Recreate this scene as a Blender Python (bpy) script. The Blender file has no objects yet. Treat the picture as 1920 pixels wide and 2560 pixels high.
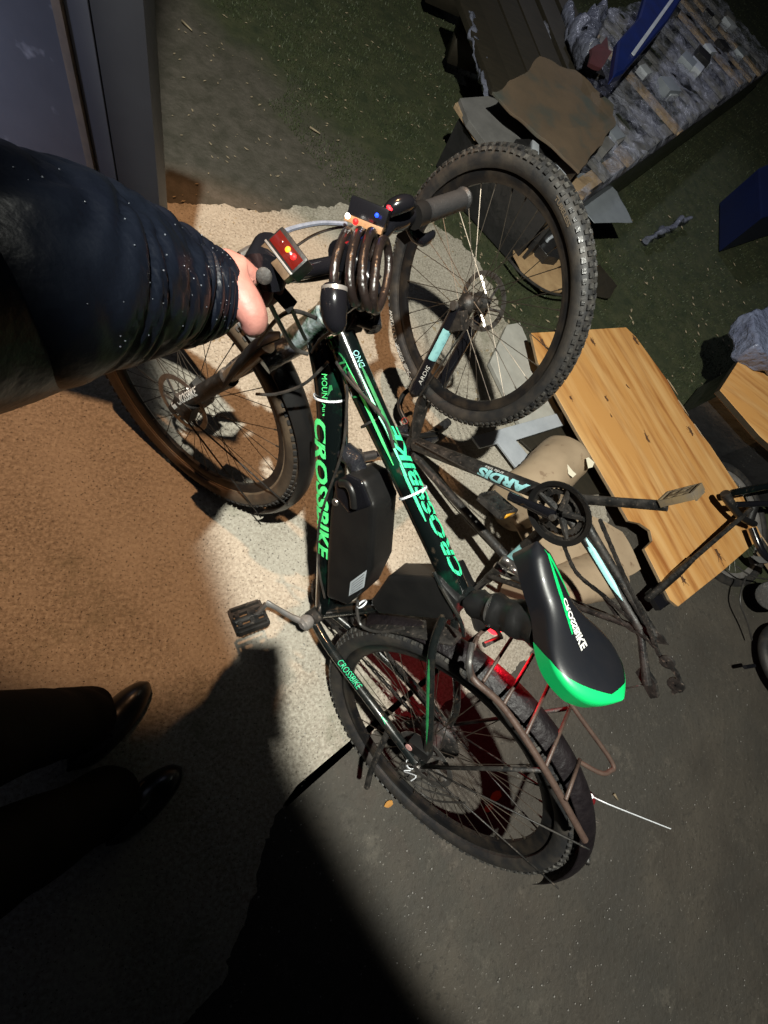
import bpy, bmesh, math, random
from mathutils import Vector, Matrix, noise
random.seed(7)
PI = math.pi
V = Vector
scene = bpy.context.scene
COL = scene.collection

# ------------------------------------------------------------------ camera
H = 1.4704
F = 1122.4
W = Matrix(((0.9295846916396583, 0.11855484553459492, 0.34902299303838097),
            (0.0, -0.946866111255581, 0.321627995292286),
            (0.36860860145851354, -0.2989804608264612, -0.8801922420555617)))   # photo camera axes (x right, y down, z forward) -> world
CAM = V((0, 0, H))
cam_d = bpy.data.cameras.new('camera')
cam_d.sensor_fit = 'HORIZONTAL'; cam_d.sensor_width = 36; cam_d.lens = F / 1920 * 36
cam_d.clip_start = 0.02; cam_d.clip_end = 400
cam = bpy.data.objects.new('camera', cam_d); COL.objects.link(cam)
cx, cy, cz = W @ V((1, 0, 0)), W @ V((0, -1, 0)), W @ V((0, 0, -1))
cam.matrix_world = Matrix(((cx.x, cy.x, cz.x, CAM.x), (cx.y, cy.y, cz.y, CAM.y), (cx.z, cy.z, cz.z, CAM.z), (0, 0, 0, 1)))
scene.camera = cam

# ------------------------------------------------------------------ world and light (night)
world = bpy.data.worlds.new('World'); scene.world = world; world.use_nodes = True
bg = world.node_tree.nodes['Background']
bg.inputs['Color'].default_value = (0.30, 0.36, 0.5, 1); bg.inputs['Strength'].default_value = 0.013


def spot(name, loc, aim, watts, color, size, blend, radius):
    d = bpy.data.lights.new(name, 'SPOT'); d.energy = watts; d.color = color
    d.spot_size = math.radians(size); d.spot_blend = blend; d.shadow_soft_size = radius
    o = bpy.data.objects.new(name, d); COL.objects.link(o); o.location = loc
    o.rotation_euler = (V(aim) - V(loc)).to_track_quat('-Z', 'Y').to_euler()
    return o


spot('yard_lamp', (-0.80, 1.75, 4.25), (-0.14, 0.93, 0), 540, (1.0, 0.54, 0.27), 27, 0.30, 0.03)
spot('work_lamp', (-0.20, -0.05, 3.1), (3.873, 1.918, 0.970), 690, (0.98, 0.98, 0.88), 119, 0.07, 0.03)
spot('far_lamp', (-1.5, 0.1, 1.5), (-1.0, 1.1, 1.0), 150, (0.72, 0.78, 1.0), 62, 1.0, 0.1)
spot('background_fill', (1.0, 6.6, 4.2), (2.9, 3.6, 0.0), 300, (0.80, 0.82, 1.0), 42, 1.0, 0.2)  # added fill with no known source, lifts the pallets and boards behind

scene.view_settings.view_transform = 'Standard'
scene.view_settings.look = 'None'
scene.view_settings.exposure = 0.0
scene.view_settings.gamma = 1.0
scene.view_settings.use_curve_mapping = False
scene.render.engine = 'CYCLES'


# ------------------------------------------------------------------ picture measurements to points of the place
def ray(u, v):
    return W @ V(((u - 960) / F, (v - 1280) / F, 1.0))


def G(u, v, z=0.0):
    d = ray(u, v); return CAM + d * ((z - H) / d.z)


def PD(u, v, depth):
    return CAM + ray(u, v) * depth


# ------------------------------------------------------------------ materials
def mat(name, c1, c2=None, scale=8.0, rough=0.6, metal=0.0, bump=0.0, bscale=60.0, mix=0.5, width=0.25, spec=0.5,
        coat=0.0, emit=None, estr=0.0, rough2=None, detail=6.0, c3=None, s3=40.0, w3=0.1, m3=0.6, coords='Object', stretch=None, alpha=1.0, bdist=0.002):
    m = bpy.data.materials.new(name); m.use_nodes = True
    nt = m.node_tree; N = nt.nodes; L = nt.links
    b = N['Principled BSDF']
    b.inputs['Base Color'].default_value = (*c1, 1)
    b.inputs['Roughness'].default_value = rough; b.inputs['Metallic'].default_value = metal
    b.inputs['Specular IOR Level'].default_value = spec; b.inputs['Coat Weight'].default_value = coat
    b.inputs['Alpha'].default_value = alpha
    tc = N.new('ShaderNodeTexCoord'); mp = N.new('ShaderNodeMapping')
    L.new(tc.outputs[coords], mp.inputs['Vector'])
    if stretch: mp.inputs['Scale'].default_value = stretch
    last = None
    if c2 is not None:
        n = N.new('ShaderNodeTexNoise'); n.inputs['Scale'].default_value = scale; n.inputs['Detail'].default_value = detail
        n.inputs['Roughness'].default_value = 0.62
        L.new(mp.outputs[0], n.inputs['Vector'])
        r = N.new('ShaderNodeMapRange'); r.inputs[1].default_value = mix - width; r.inputs[2].default_value = mix + width
        L.new(n.outputs['Fac'], r.inputs[0])
        x = N.new('ShaderNodeMix'); x.data_type = 'RGBA'
        x.inputs[6].default_value = (*c1, 1); x.inputs[7].default_value = (*c2, 1)
        L.new(r.outputs[0], x.inputs[0]); last = x.outputs[2]
        if rough2 is not None:
            rr = N.new('ShaderNodeMapRange'); rr.inputs[3].default_value = rough; rr.inputs[4].default_value = rough2
            L.new(r.outputs[0], rr.inputs[0]); L.new(rr.outputs[0], b.inputs['Roughness'])
        if c3 is not None:
            n3 = N.new('ShaderNodeTexNoise'); n3.inputs['Scale'].default_value = s3; n3.inputs['Detail'].default_value = 4
            L.new(mp.outputs[0], n3.inputs['Vector'])
            r3 = N.new('ShaderNodeMapRange'); r3.inputs[1].default_value = m3 - w3; r3.inputs[2].default_value = m3 + w3
            L.new(n3.outputs['Fac'], r3.inputs[0])
            x3 = N.new('ShaderNodeMix'); x3.data_type = 'RGBA'; x3.inputs[7].default_value = (*c3, 1)
            L.new(last, x3.inputs[6]); L.new(r3.outputs[0], x3.inputs[0]); last = x3.outputs[2]
        L.new(last, b.inputs['Base Color'])
    if bump:
        nb = N.new('ShaderNodeTexNoise'); nb.inputs['Scale'].default_value = bscale; nb.inputs['Detail'].default_value = 5
        L.new(mp.outputs[0], nb.inputs['Vector'])
        bp_ = N.new('ShaderNodeBump'); bp_.inputs['Strength'].default_value = bump; bp_.inputs['Distance'].default_value = bdist
        L.new(nb.outputs['Fac'], bp_.inputs['Height']); L.new(bp_.outputs[0], b.inputs['Normal'])
    if emit:
        b.inputs['Emission Color'].default_value = (*emit, 1); b.inputs['Emission Strength'].default_value = estr
    return m


MUD = (0.06, 0.045, 0.032)
M = {}
M['black_paint'] = mat('black_paint', (0.008, 0.010, 0.010), (0.03, 0.024, 0.018), 18, 0.22, 0, 0.12, 90, 0.62, 0.15, coat=0.6, rough2=0.55, c3=MUD, s3=55, w3=0.05, m3=0.68)
M['green_paint'] = mat('green_black_paint', (0.004, 0.006, 0.006), (0.004, 0.055, 0.028), 7, 0.16, 0.2, 0.1, 80, 0.66, 0.10, coat=0.8, c3=MUD, s3=40, w3=0.05, m3=0.67)
M['green_print'] = mat('green_print', (0.10, 0.75, 0.22), (0.06, 0.50, 0.16), 60, 0.35, spec=0.3)
M['mint_print'] = mat('mint_print', (0.05, 0.72, 0.33), (0.03, 0.42, 0.2), 60, 0.35, spec=0.3)
M['dark_green_print'] = mat('dark_green_print', (0.03, 0.25, 0.08), (0.015, 0.09, 0.035), 60, 0.35)
M['blue_print'] = mat('pale_blue_print', (0.28, 0.58, 0.60), (0.14, 0.3, 0.31), 45, 0.5, mix=0.62, width=0.12)
M['white_print'] = mat('white_print', (0.75, 0.75, 0.72), (0.35, 0.33, 0.3), 70, 0.5, mix=0.6)
M['muddy_black'] = mat('muddy_black', (0.008, 0.008, 0.008), (0.030, 0.025, 0.021), 30, 0.45, 0, 0.5, 160, 0.54, 0.15, rough2=0.8, c3=(0.09, 0.072, 0.058), s3=110, w3=0.06, m3=0.66)
M['plastic'] = mat('black_plastic', (0.006, 0.006, 0.0065), (0.012, 0.0115, 0.011), 20, 0.40, 0, 0.25, 220, bdist=0.001)
M['bright_black'] = mat('glossy_black', (0.007, 0.007, 0.009), None, rough=0.18, coat=0.3, bump=0.05, bscale=40)
M['tyre'] = mat('tyre_rubber', (0.014, 0.014, 0.015), (0.05, 0.042, 0.034), 26, 0.6, 0, 0.35, 140, 0.58, 0.18)
M['tyre_wet'] = mat('wet_knobbly_rubber', (0.018, 0.018, 0.019), (0.075, 0.07, 0.062), 60, 0.25, 0, 0.5, 200, 0.55, 0.15, rough2=0.6)
M['brown_tyre'] = mat('muddy_tyre_wall', (0.03, 0.022, 0.017), (0.10, 0.07, 0.045), 14, 0.55, 0, 0.35, 130, 0.5, 0.2)
M['rim'] = mat('black_rim', (0.010, 0.010, 0.011), (0.045, 0.035, 0.026), 20, 0.35, 0.2, 0.2, 90, 0.6, 0.15)
M['rim_line'] = mat('worn_alloy_rim', (0.33, 0.25, 0.17), (0.14, 0.10, 0.07), 20, 0.4, 0.4, mix=0.55)
M['steel'] = mat('steel', (0.35, 0.34, 0.33), (0.13, 0.10, 0.08), 50, 0.3, 0.85, 0.2, 90, 0.55)
M['spoke'] = mat('dark_spoke', (0.045, 0.038, 0.032), (0.10, 0.08, 0.06), 40, 0.4, 0.7)
M['spoke_bright'] = mat('bright_spoke', (0.5, 0.48, 0.44), None, rough=0.25, metal=0.9)
M['chrome_mud'] = mat('muddy_chrome', (0.22, 0.15, 0.09), (0.07, 0.045, 0.03), 35, 0.35, 0.5, 0.3, 110)
M['silver'] = mat('brushed_alloy', (0.42, 0.41, 0.41), (0.24, 0.21, 0.18), 25, 0.35, 0.55, 0.1, 80)
M['tape'] = mat('wet_black_tape', (0.008, 0.009, 0.013), (0.025, 0.026, 0.03), 60, 0.14, 0, 1.0, 75, coat=0.5, bdist=0.006)
M['foil'] = mat('peeling_foil', (0.45, 0.52, 0.55), (0.04, 0.10, 0.06), 38, 0.22, 0.3, 0.8, 90, 0.52, 0.1, bdist=0.004)
M['grip'] = mat('grip_rubber', (0.018, 0.0185, 0.020), (0.03, 0.03, 0.031), 60, 0.5, 0, 0.5, 300)
M['zip'] = mat('zip_tie_nylon', (0.72, 0.74, 0.78), None, rough=0.4)
M['cable'] = mat('cable_sleeve', (0.012, 0.012, 0.013), (0.05, 0.045, 0.04), 60, 0.35)
M['clear_cable'] = mat('silvery_cable', (0.38, 0.42, 0.52), (0.2, 0.22, 0.28), 60, 0.25, 0.4)
M['coil'] = mat('smoky_coil_plastic', (0.008, 0.006, 0.006), (0.020, 0.014, 0.012), 22, 0.30, 0, 0.8, 90, coat=0.2, bdist=0.003)
M['red_paint'] = mat('deep_red_guard', (0.004, 0.003, 0.004), (0.010, 0.007, 0.008), 30, 0.42, 0, 0.9, 70, rough2=0.65, spec=0.3, bdist=0.004)
M['rust'] = mat('rusty_brown_rod', (0.045, 0.027, 0.022), (0.085, 0.055, 0.042), 40, 0.5, 0.1, 0.4, 150)
M['saddle'] = mat('saddle_black_vinyl', (0.005, 0.006, 0.009), (0.008, 0.008, 0.010), 30, 0.44, 0, 0.12, 260, coat=0.25, bdist=0.001)
M['saddle_green'] = mat('saddle_green_vinyl', (0.005, 0.50, 0.13), (0.004, 0.36, 0.10), 6, 0.4, 0, 0.1, 260, bdist=0.001)
M['red_led'] = mat('red_led', (0.1, 0.0, 0.0), emit=(1, 0.006, 0.006), estr=5)
M['red_glow'] = mat('red_lens', (0.5, 0.01, 0.01), emit=(1, 0.02, 0.03), estr=5)
M['amber_led'] = mat('amber_led', (0.2, 0.05, 0.01), emit=(1, 0.22, 0.005), estr=4)
M['white_led'] = mat('white_led', (0.8, 0.8, 0.8), emit=(1, 0.97, 0.9), estr=3)
M['blue_led'] = mat('blue_led', (0.0, 0.01, 0.1), emit=(0.01, 0.06, 1), estr=4)
M['display'] = mat('display_window', (0.03, 0.006, 0.005), (0.012, 0.006, 0.005), 60, 0.25, emit=(1, 0.03, 0.01), estr=0.25)
M['wood_trim'] = mat('orange_trim', (0.36, 0.2, 0.09), (0.22, 0.11, 0.05), 120, 0.5)
M['label'] = mat('printed_label', (0.42, 0.45, 0.48), (0.30, 0.33, 0.36), 30, 0.4)
M['amber'] = mat('amber_reflector', (0.65, 0.33, 0.03), (0.5, 0.22, 0.02), 200, 0.25)
M['concrete'] = None
M['jacket'] = mat('wet_navy_jacket', (0.003, 0.004, 0.008), (0.005, 0.007, 0.012), 12, 0.42, 0, 0.7, 22, spec=0.22, bdist=0.006)
M['trousers'] = mat('black_trousers', (0.003, 0.003, 0.003), (0.005, 0.005, 0.005), 12, 0.9, 0, 0.5, 60, spec=0.1)
M['shoe'] = mat('black_shoe', (0.003, 0.0035, 0.004), None, rough=0.35, bump=0.2, bscale=60)
M['skin'] = mat('cold_pink_skin', (0.40, 0.19, 0.155), (0.30, 0.115, 0.095), 26, 0.55, 0, 0.6, 120, bdist=0.0015, c3=(0.26, 0.10, 0.10), s3=14, w3=0.1, m3=0.6)
M['drop'] = mat('water_drop', (0.10, 0.11, 0.13), None, rough=0.05, spec=0.9, coat=1.0)
M['ply'] = mat('plywood_face', (0.58, 0.29, 0.09), (0.33, 0.12, 0.028), 2.8, 0.6, 0, 0.1, 40, 0.55, 0.09, c3=(0.68, 0.40, 0.16), s3=3.5, w3=0.12, m3=0.56, stretch=(0.45, 5.0, 3), detail=12)
M['ply_edge'] = mat('plywood_edge', (0.36, 0.26, 0.15), (0.12, 0.08, 0.05), 60, 0.8, stretch=(1, 1, 8))
M['knot'] = mat('wood_knot', (0.05, 0.025, 0.012), (0.14, 0.06, 0.02), 90, 0.8)
M['pale_wood'] = mat('pale_wood', (0.34, 0.24, 0.14), (0.22, 0.15, 0.09), 12, 0.7, 0, 0.2, 60, stretch=(1, 6, 6))
M['grey_wood'] = mat('grey_board', (0.15, 0.145, 0.14), (0.085, 0.083, 0.08), 10, 0.75, 0, 0.3, 60)
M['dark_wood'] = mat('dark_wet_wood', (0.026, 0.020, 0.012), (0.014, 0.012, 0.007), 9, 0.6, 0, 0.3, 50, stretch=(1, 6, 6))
M['white_board'] = mat('white_board', (0.42, 0.445, 0.48), (0.28, 0.30, 0.33), 9, 0.6)
M['card'] = mat('brown_cardboard', (0.125, 0.085, 0.052), (0.075, 0.055, 0.036), 5, 0.8, 0, 0.25, 30, c3=(0.055, 0.06, 0.05), s3=6, w3=0.1, m3=0.6)
M['card_tan'] = mat('tan_cardboard', (0.43, 0.29, 0.15), (0.22, 0.13, 0.06), 12, 0.8, 0, 0.5, 40, bdist=0.005)
M['roll'] = mat('beige_paper_roll', (0.40, 0.30, 0.20), (0.31, 0.225, 0.145), 6, 0.75, 0, 0.25, 30, c3=(0.20, 0.13, 0.08), s3=24, w3=0.04, m3=0.67, bdist=0.004)
M['paper'] = mat('torn_white_paper', (0.72, 0.66, 0.52), None, rough=0.8, bump=0.3, bscale=60)
M['alu'] = mat('galvanised_sheet', (0.26, 0.285, 0.31), (0.19, 0.21, 0.235), 14, 0.5, 0.3, 0.1, 60)
M['blue'] = mat('blue_sheeting', (0.002, 0.013, 0.11), (0.002, 0.008, 0.06), 8, 0.45, 0, 0.2, 30)
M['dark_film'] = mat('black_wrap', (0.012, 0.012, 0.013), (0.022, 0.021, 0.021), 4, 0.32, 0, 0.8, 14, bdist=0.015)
M['red_rag'] = mat('dull_red_rag', (0.07, 0.012, 0.016), (0.04, 0.008, 0.010), 12, 0.8, 0, 0.5, 30)
M['leaf'] = mat('yellow_leaf', (0.45, 0.22, 0.04), (0.3, 0.12, 0.02), 60, 0.6)
M['grass'] = mat('wet_grass', (0.052, 0.066, 0.024), (0.030, 0.042, 0.015), 5, 0.6)
M['pebble'] = mat('pebble_grit', (0.34, 0.33, 0.31), (0.16, 0.15, 0.14), 10, 0.7)
M['dry_bit'] = mat('straw_bits', (0.32, 0.26, 0.17), (0.18, 0.14, 0.09), 10, 0.8)


def film_mat():
    m = bpy.data.materials.new('clear_stretch_film'); m.use_nodes = True
    nt = m.node_tree; N = nt.nodes; L = nt.links
    for n in list(N): N.remove(n)
    out = N.new('ShaderNodeOutputMaterial'); mx = N.new('ShaderNodeMixShader'); tr = N.new('ShaderNodeBsdfTransparent')
    pb = N.new('ShaderNodeBsdfPrincipled'); pb.inputs['Base Color'].default_value = (0.27, 0.28, 0.34, 1)
    pb.inputs['Roughness'].default_value = 0.2; pb.inputs['Specular IOR Level'].default_value = 0.8
    tc = N.new('ShaderNodeTexCoord'); mp = N.new('ShaderNodeMapping'); mp.inputs['Scale'].default_value = (1.4, 1.4, 1)
    L.new(tc.outputs['Object'], mp.inputs[0])
    n1 = N.new('ShaderNodeTexNoise'); n1.inputs['Scale'].default_value = 3.2; n1.inputs['Detail'].default_value = 7; n1.inputs['Roughness'].default_value = 0.7
    L.new(mp.outputs[0], n1.inputs[0])
    r = N.new('ShaderNodeMapRange'); r.inputs[1].default_value = 0.42; r.inputs[2].default_value = 0.66; r.inputs[3].default_value = 0.05; r.inputs[4].default_value = 0.85
    L.new(n1.outputs[0], r.inputs[0])
    n2 = N.new('ShaderNodeTexNoise'); n2.inputs['Scale'].default_value = 22; n2.inputs['Detail'].default_value = 6
    L.new(mp.outputs[0], n2.inputs[0])
    bu = N.new('ShaderNodeBump'); bu.inputs['Strength'].default_value = 1; bu.inputs['Distance'].default_value = 0.02
    L.new(n2.outputs[0], bu.inputs['Height']); L.new(bu.outputs[0], pb.inputs['Normal'])
    L.new(r.outputs[0], mx.inputs[0]); L.new(tr.outputs[0], mx.inputs[1]); L.new(pb.outputs[0], mx.inputs[2]); L.new(mx.outputs[0], out.inputs[0])
    return m


M['film'] = film_mat()


def concrete_mat():
    m = bpy.data.materials.new('speckled_concrete'); m.use_nodes = True
    nt = m.node_tree; N = nt.nodes; L = nt.links; b = N['Principled BSDF']
    tc = N.new('ShaderNodeTexCoord')

    def nz(s, d=5, r=0.6):
        n = N.new('ShaderNodeTexNoise'); n.inputs['Scale'].default_value = s; n.inputs['Detail'].default_value = d; n.inputs['Roughness'].default_value = r
        L.new(tc.outputs['Object'], n.inputs[0]); return n.outputs['Fac']

    def rng(s, a, c, o0=0.0, o1=1.0):
        r = N.new('ShaderNodeMapRange'); r.inputs[1].default_value = a; r.inputs[2].default_value = c; r.inputs[3].default_value = o0; r.inputs[4].default_value = o1
        L.new(s, r.inputs[0]); return r.outputs[0]

    def mix(f, a, c):
        x = N.new('ShaderNodeMix'); x.data_type = 'RGBA'; L.new(f, x.inputs[0])
        for i, q in ((6, a), (7, c)):
            if isinstance(q, tuple): x.inputs[i].default_value = (*q, 1)
            else: L.new(q, x.inputs[i])
        return x.outputs[2]
    base = mix(rng(nz(4.5, 7), 0.36, 0.64), (0.34, 0.305, 0.25), (0.215, 0.185, 0.145))
    base = mix(rng(nz(1.3, 8, 0.7), 0.45, 0.62, 0, 0.8), base, (0.17, 0.145, 0.11))
    base = mix(rng(nz(6, 9, 0.8), 0.56, 0.70, 0, 0.7), base, (0.13, 0.105, 0.075))
    grain = rng(nz(95, 4, 0.7), 0.38, 0.66)
    base = mix(grain, base, (0.42, 0.385, 0.32))
    pits = rng(nz(150, 2, 0.5), 0.325, 0.355, 0.8, 0)
    base = mix(pits, base, (0.05, 0.04, 0.032))
    moss = rng(nz(3.0, 8, 0.7), 0.56, 0.68, 0, 0.55)
    base = mix(moss, base, (0.10, 0.105, 0.06))
    L.new(base, b.inputs['Base Color']); b.inputs['Roughness'].default_value = 0.72
    ad = N.new('ShaderNodeMath'); ad.operation = 'SUBTRACT'; L.new(nz(70, 5), ad.inputs[0]); L.new(pits, ad.inputs[1])
    bu = N.new('ShaderNodeBump'); bu.inputs['Strength'].default_value = 0.7; bu.inputs['Distance'].default_value = 0.0035
    L.new(ad.outputs[0], bu.inputs['Height']); L.new(bu.outputs[0], b.inputs['Normal'])
    return m


M['concrete'] = concrete_mat()


def ground_mat():
    m = bpy.data.materials.new('asphalt_and_mossy_dirt'); m.use_nodes = True
    nt = m.node_tree; N = nt.nodes; L = nt.links; b = N['Principled BSDF']
    tc = N.new('ShaderNodeTexCoord')

    def nz(s, d=5, r=0.6):
        n = N.new('ShaderNodeTexNoise'); n.inputs['Scale'].default_value = s; n.inputs['Detail'].default_value = d; n.inputs['Roughness'].default_value = r
        L.new(tc.outputs['Object'], n.inputs[0]); return n.outputs['Fac']

    def rng(s, a, c, o0=0.0, o1=1.0):
        r = N.new('ShaderNodeMapRange'); r.inputs[1].default_value = a; r.inputs[2].default_value = c; r.inputs[3].default_value = o0; r.inputs[4].default_value = o1
        L.new(s, r.inputs[0]); return r.outputs[0]

    def mix(f, a, c):
        x = N.new('ShaderNodeMix'); x.data_type = 'RGBA'; L.new(f, x.inputs[0])
        for i, q in ((6, a), (7, c)):
            if isinstance(q, tuple): x.inputs[i].default_value = (*q, 1)
            else: L.new(q, x.inputs[i])
        return x.outputs[2]

    def math_(op, a, c):
        x = N.new('ShaderNodeMath'); x.operation = op
        for i, q in enumerate((a, c)):
            if isinstance(q, (int, float)): x.inputs[i].default_value = q
            else: L.new(q, x.inputs[i])
        return x.outputs[0]
    asph = mix(rng(nz(3, 7), 0.35, 0.65), (0.040, 0.034, 0.027), (0.070, 0.060, 0.047))
    asph = mix(rng(nz(0.9, 9, 0.75), 0.46, 0.60, 0, 0.75), asph, (0.045, 0.042, 0.036))
    asph = mix(rng(nz(7, 9, 0.8), 0.56, 0.68, 0, 0.6), asph, (0.12, 0.105, 0.085))
    asph = mix(rng(nz(110, 3, 0.6), 0.66, 0.74, 0, 0.7), asph, (0.22, 0.205, 0.18))
    asph = mix(rng(nz(60, 4, 0.7), 0.36, 0.44, 1, 0), asph, (0.04, 0.035, 0.028))
    dirt = mix(rng(nz(14, 8, 0.7), 0.38, 0.62), (0.076, 0.066, 0.052), (0.044, 0.040, 0.028))
    moss = mix(rng(nz(9, 8, 0.75), 0.38, 0.62), (0.018, 0.026, 0.009), (0.044, 0.048, 0.020))
    sx = N.new('ShaderNodeSeparateXYZ'); L.new(tc.outputs['Object'], sx.inputs[0])
    # green ground beyond the yard: everything past a wavering line, brown dirt in a tongue before it
    k = math_('ADD', math_('MULTIPLY', sx.outputs[0], 0.85), sx.outputs[1])
    k = math_('ADD', k, math_('MULTIPLY', math_('SUBTRACT', nz(1.6, 6, 0.65), 0.5), 1.2))
    f_m = rng(k, 2.45, 2.85)
    f_d = rng(math_('ADD', sx.outputs[1], math_('MULTIPLY', math_('SUBTRACT', nz(4, 5), 0.5), 0.5)), 1.35, 1.6)
    c = mix(f_d, asph, dirt); c = mix(f_m, c, moss)
    L.new(c, b.inputs['Base Color']); b.inputs['Roughness'].default_value = 0.75
    bu = N.new('ShaderNodeBump'); bu.inputs['Strength'].default_value = 0.8; bu.inputs['Distance'].default_value = 0.008
    L.new(nz(45, 7, 0.7), bu.inputs['Height']); L.new(bu.outputs[0], b.inputs['Normal'])
    return m


M['ground'] = ground_mat()


def wall_mat():
    return mat('scuffed_grey_blue_sheet', (0.11, 0.113, 0.13), (0.07, 0.072, 0.084), 3.0, 0.34, 0.0, 0.15, 25, 0.5, 0.2, c3=(0.2, 0.2, 0.22), s3=18, w3=0.04, m3=0.70)


M['sheet'] = wall_mat()
M['sheet_dark'] = mat('dark_post_paint', (0.026, 0.027, 0.032), (0.018, 0.018, 0.022), 5, 0.5, 0.2, 0.15, 25)
M['seam'] = mat('rusty_seam', (0.20, 0.15, 0.11), (0.10, 0.085, 0.075), 18, 0.6, 0.1, 0.4, 60)


# ------------------------------------------------------------------ object helpers
def link(name, me, m, parent=None, smooth=True):
    if m is not None and not me.materials: me.materials.append(m)
    if smooth and len(me.polygons): me.polygons.foreach_set('use_smooth', [True] * len(me.polygons))
    o = bpy.data.objects.new(name, me); COL.objects.link(o)
    if parent is not None: o.parent = parent
    return o


def tag(o, label=None, cat=None, group=None, kind=None):
    if label: o['label'] = label
    if cat: o['category'] = cat
    if group: o['group'] = group
    if kind: o['kind'] = kind
    return o


def empty(name, loc=(0, 0, 0), mw=None, parent=None):
    o = bpy.data.objects.new(name, None); COL.objects.link(o); o.empty_display_size = 0.1
    if parent is not None: o.parent = parent
    if mw is not None: o.matrix_basis = mw
    else: o.location = loc
    return o


class MB:
    def __init__(s): s.v = []; s.f = []

    def add(s, vs, fs):
        n = len(s.v); s.v += [tuple(v) for v in vs]; s.f += [tuple(i + n for i in f) for f in fs]; return s

    def box(s, c, dims, R=None):
        c = V(c); a, b_, d = (x / 2 for x in dims); vs = []
        for x in (-a, a):
            for y in (-b_, b_):
                for z in (-d, d):
                    p = V((x, y, z)); vs.append(c + (R @ p if R is not None else p))
        return s.add(vs, [(0, 1, 3, 2), (4, 6, 7, 5), (0, 4, 5, 1), (2, 3, 7, 6), (0, 2, 6, 4), (1, 5, 7, 3)])

    def tube(s, pts, r, seg=10, cap=True, closed=False, flat=None, up=None):
        pts = [V(p) for p in pts]; n = len(pts)
        if not hasattr(r, '__len__'): r = [r] * n
        tans = []
        for i in range(n):
            a = pts[(i - 1) % n] if (i > 0 or closed) else pts[0]
            b_ = pts[(i + 1) % n] if (i < n - 1 or closed) else pts[-1]
            t = (b_ - a); tans.append(t.normalized() if t.length > 1e-9 else V((0, 0, 1)))
        u = V(up) if up is not None else (V((0, 0, 1)) if abs(tans[0].z) < 0.9 else V((1, 0, 0)))
        vs = []
        for i in range(n):
            t = tans[i]; u = (u - t * u.dot(t)).normalized(); w = t.cross(u)
            fx, fy = flat if flat else (1, 1)
            for k in range(seg):
                a = 2 * PI * k / seg
                vs.append(pts[i] + u * (math.cos(a) * r[i] * fx) + w * (math.sin(a) * r[i] * fy))
        fs = []
        for i in range(n if closed else n - 1):
            j = (i + 1) % n
            for k in range(seg):
                l = (k + 1) % seg
                fs.append((i * seg + k, i * seg + l, j * seg + l, j * seg + k))
        if cap and not closed:
            fs.append(tuple(range(seg))[::-1]); fs.append(tuple((n - 1) * seg + k for k in range(seg)))
        return s.add(vs, fs)

    def lathe(s, prof, c, ax, seg=32, ref=None, closed=False, a0=0, a1=2 * PI):
        # prof: list of (radius, along axis)
        c = V(c); ax = V(ax).normalized()
        u = V(ref) if ref is not None else (V((0, 0, 1)) if abs(ax.z) < 0.9 else V((1, 0, 0)))
        u = (u - ax * u.dot(ax)).normalized(); w = ax.cross(u); full = abs(a1 - a0 - 2 * PI) < 1e-6
        n = seg if full else seg + 1; vs = []
        for k in range(n):
            a = a0 + (a1 - a0) * k / seg; d = u * math.cos(a) + w * math.sin(a)
            for (r, h) in prof: vs.append(c + d * r + ax * h)
        m_ = len(prof); fs = []
        for k in range(seg):
            l = (k + 1) % n
            for i in range(m_ if closed else m_ - 1):
                j = (i + 1) % m_
                fs.append((k * m_ + i, l * m_ + i, l * m_ + j, k * m_ + j))
        return s.add(vs, fs)

    def prism(s, poly, o, ex, ey, ez, t0, t1):
        # polygon (2d) in the frame o, ex, ey extruded along ez from t0 to t1
        n = len(poly); vs = []
        for t in (t0, t1):
            for (a, b_) in poly: vs.append(V(o) + V(ex) * a + V(ey) * b_ + V(ez) * t)
        fs = [tuple(range(n))[::-1], tuple(range(n, 2 * n))] + [(i, (i + 1) % n, n + (i + 1) % n, n + i) for i in range(n)]
        return s.add(vs, fs)

    def mesh(s, name='m', bevel=0.0, bseg=2):
        me = bpy.data.meshes.new(name); me.from_pydata(s.v, [], s.f); me.update()
        bm = bmesh.new(); bm.from_mesh(me)
        bmesh.ops.recalc_face_normals(bm, faces=bm.faces)
        if bevel:
            es = [e for e in bm.edges if len(e.link_faces) == 2 and e.calc_face_angle(0) > 0.5]
            bmesh.ops.bevel(bm, geom=es, offset=bevel, segments=bseg, affect='EDGES', profile=0.7)
        for e in bm.edges:
            if len(e.link_faces) == 2 and e.calc_face_angle(0) > 0.7: e.smooth = False
        bm.to_mesh(me); bm.free()
        return me

    def build(s, name, m, parent=None, bevel=0.0, smooth=True):
        return link(name, s.mesh(name, bevel), m, parent, smooth)


def crv(pts, n=8, closed=False):
    pts = [V(p) for p in pts]; out = []; k = len(pts)
    rngk = k if closed else k - 1
    for i in range(rngk):
        if closed: p0, p1, p2, p3 = pts[(i - 1) % k], pts[i], pts[(i + 1) % k], pts[(i + 2) % k]
        else: p0, p1, p2, p3 = pts[max(i - 1, 0)], pts[i], pts[i + 1], pts[min(i + 2, k - 1)]
        for j in range(n):
            t = j / n
            out.append(0.5 * ((2 * p1) + (p2 - p0) * t + (2 * p0 - 5 * p1 + 4 * p2 - p3) * t * t + (3 * p1 - p0 - 3 * p2 + p3) * t ** 3))
    if not closed: out.append(pts[-1])
    return out


def lerp(a, b, t): return a + (b - a) * t


def lumps(me, amp, freq, seed=0.0):
    for v in me.vertices:
        p = v.co * freq + V((seed, seed * 1.7, -seed))
        v.co += noise.noise_vector(p) * amp


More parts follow.
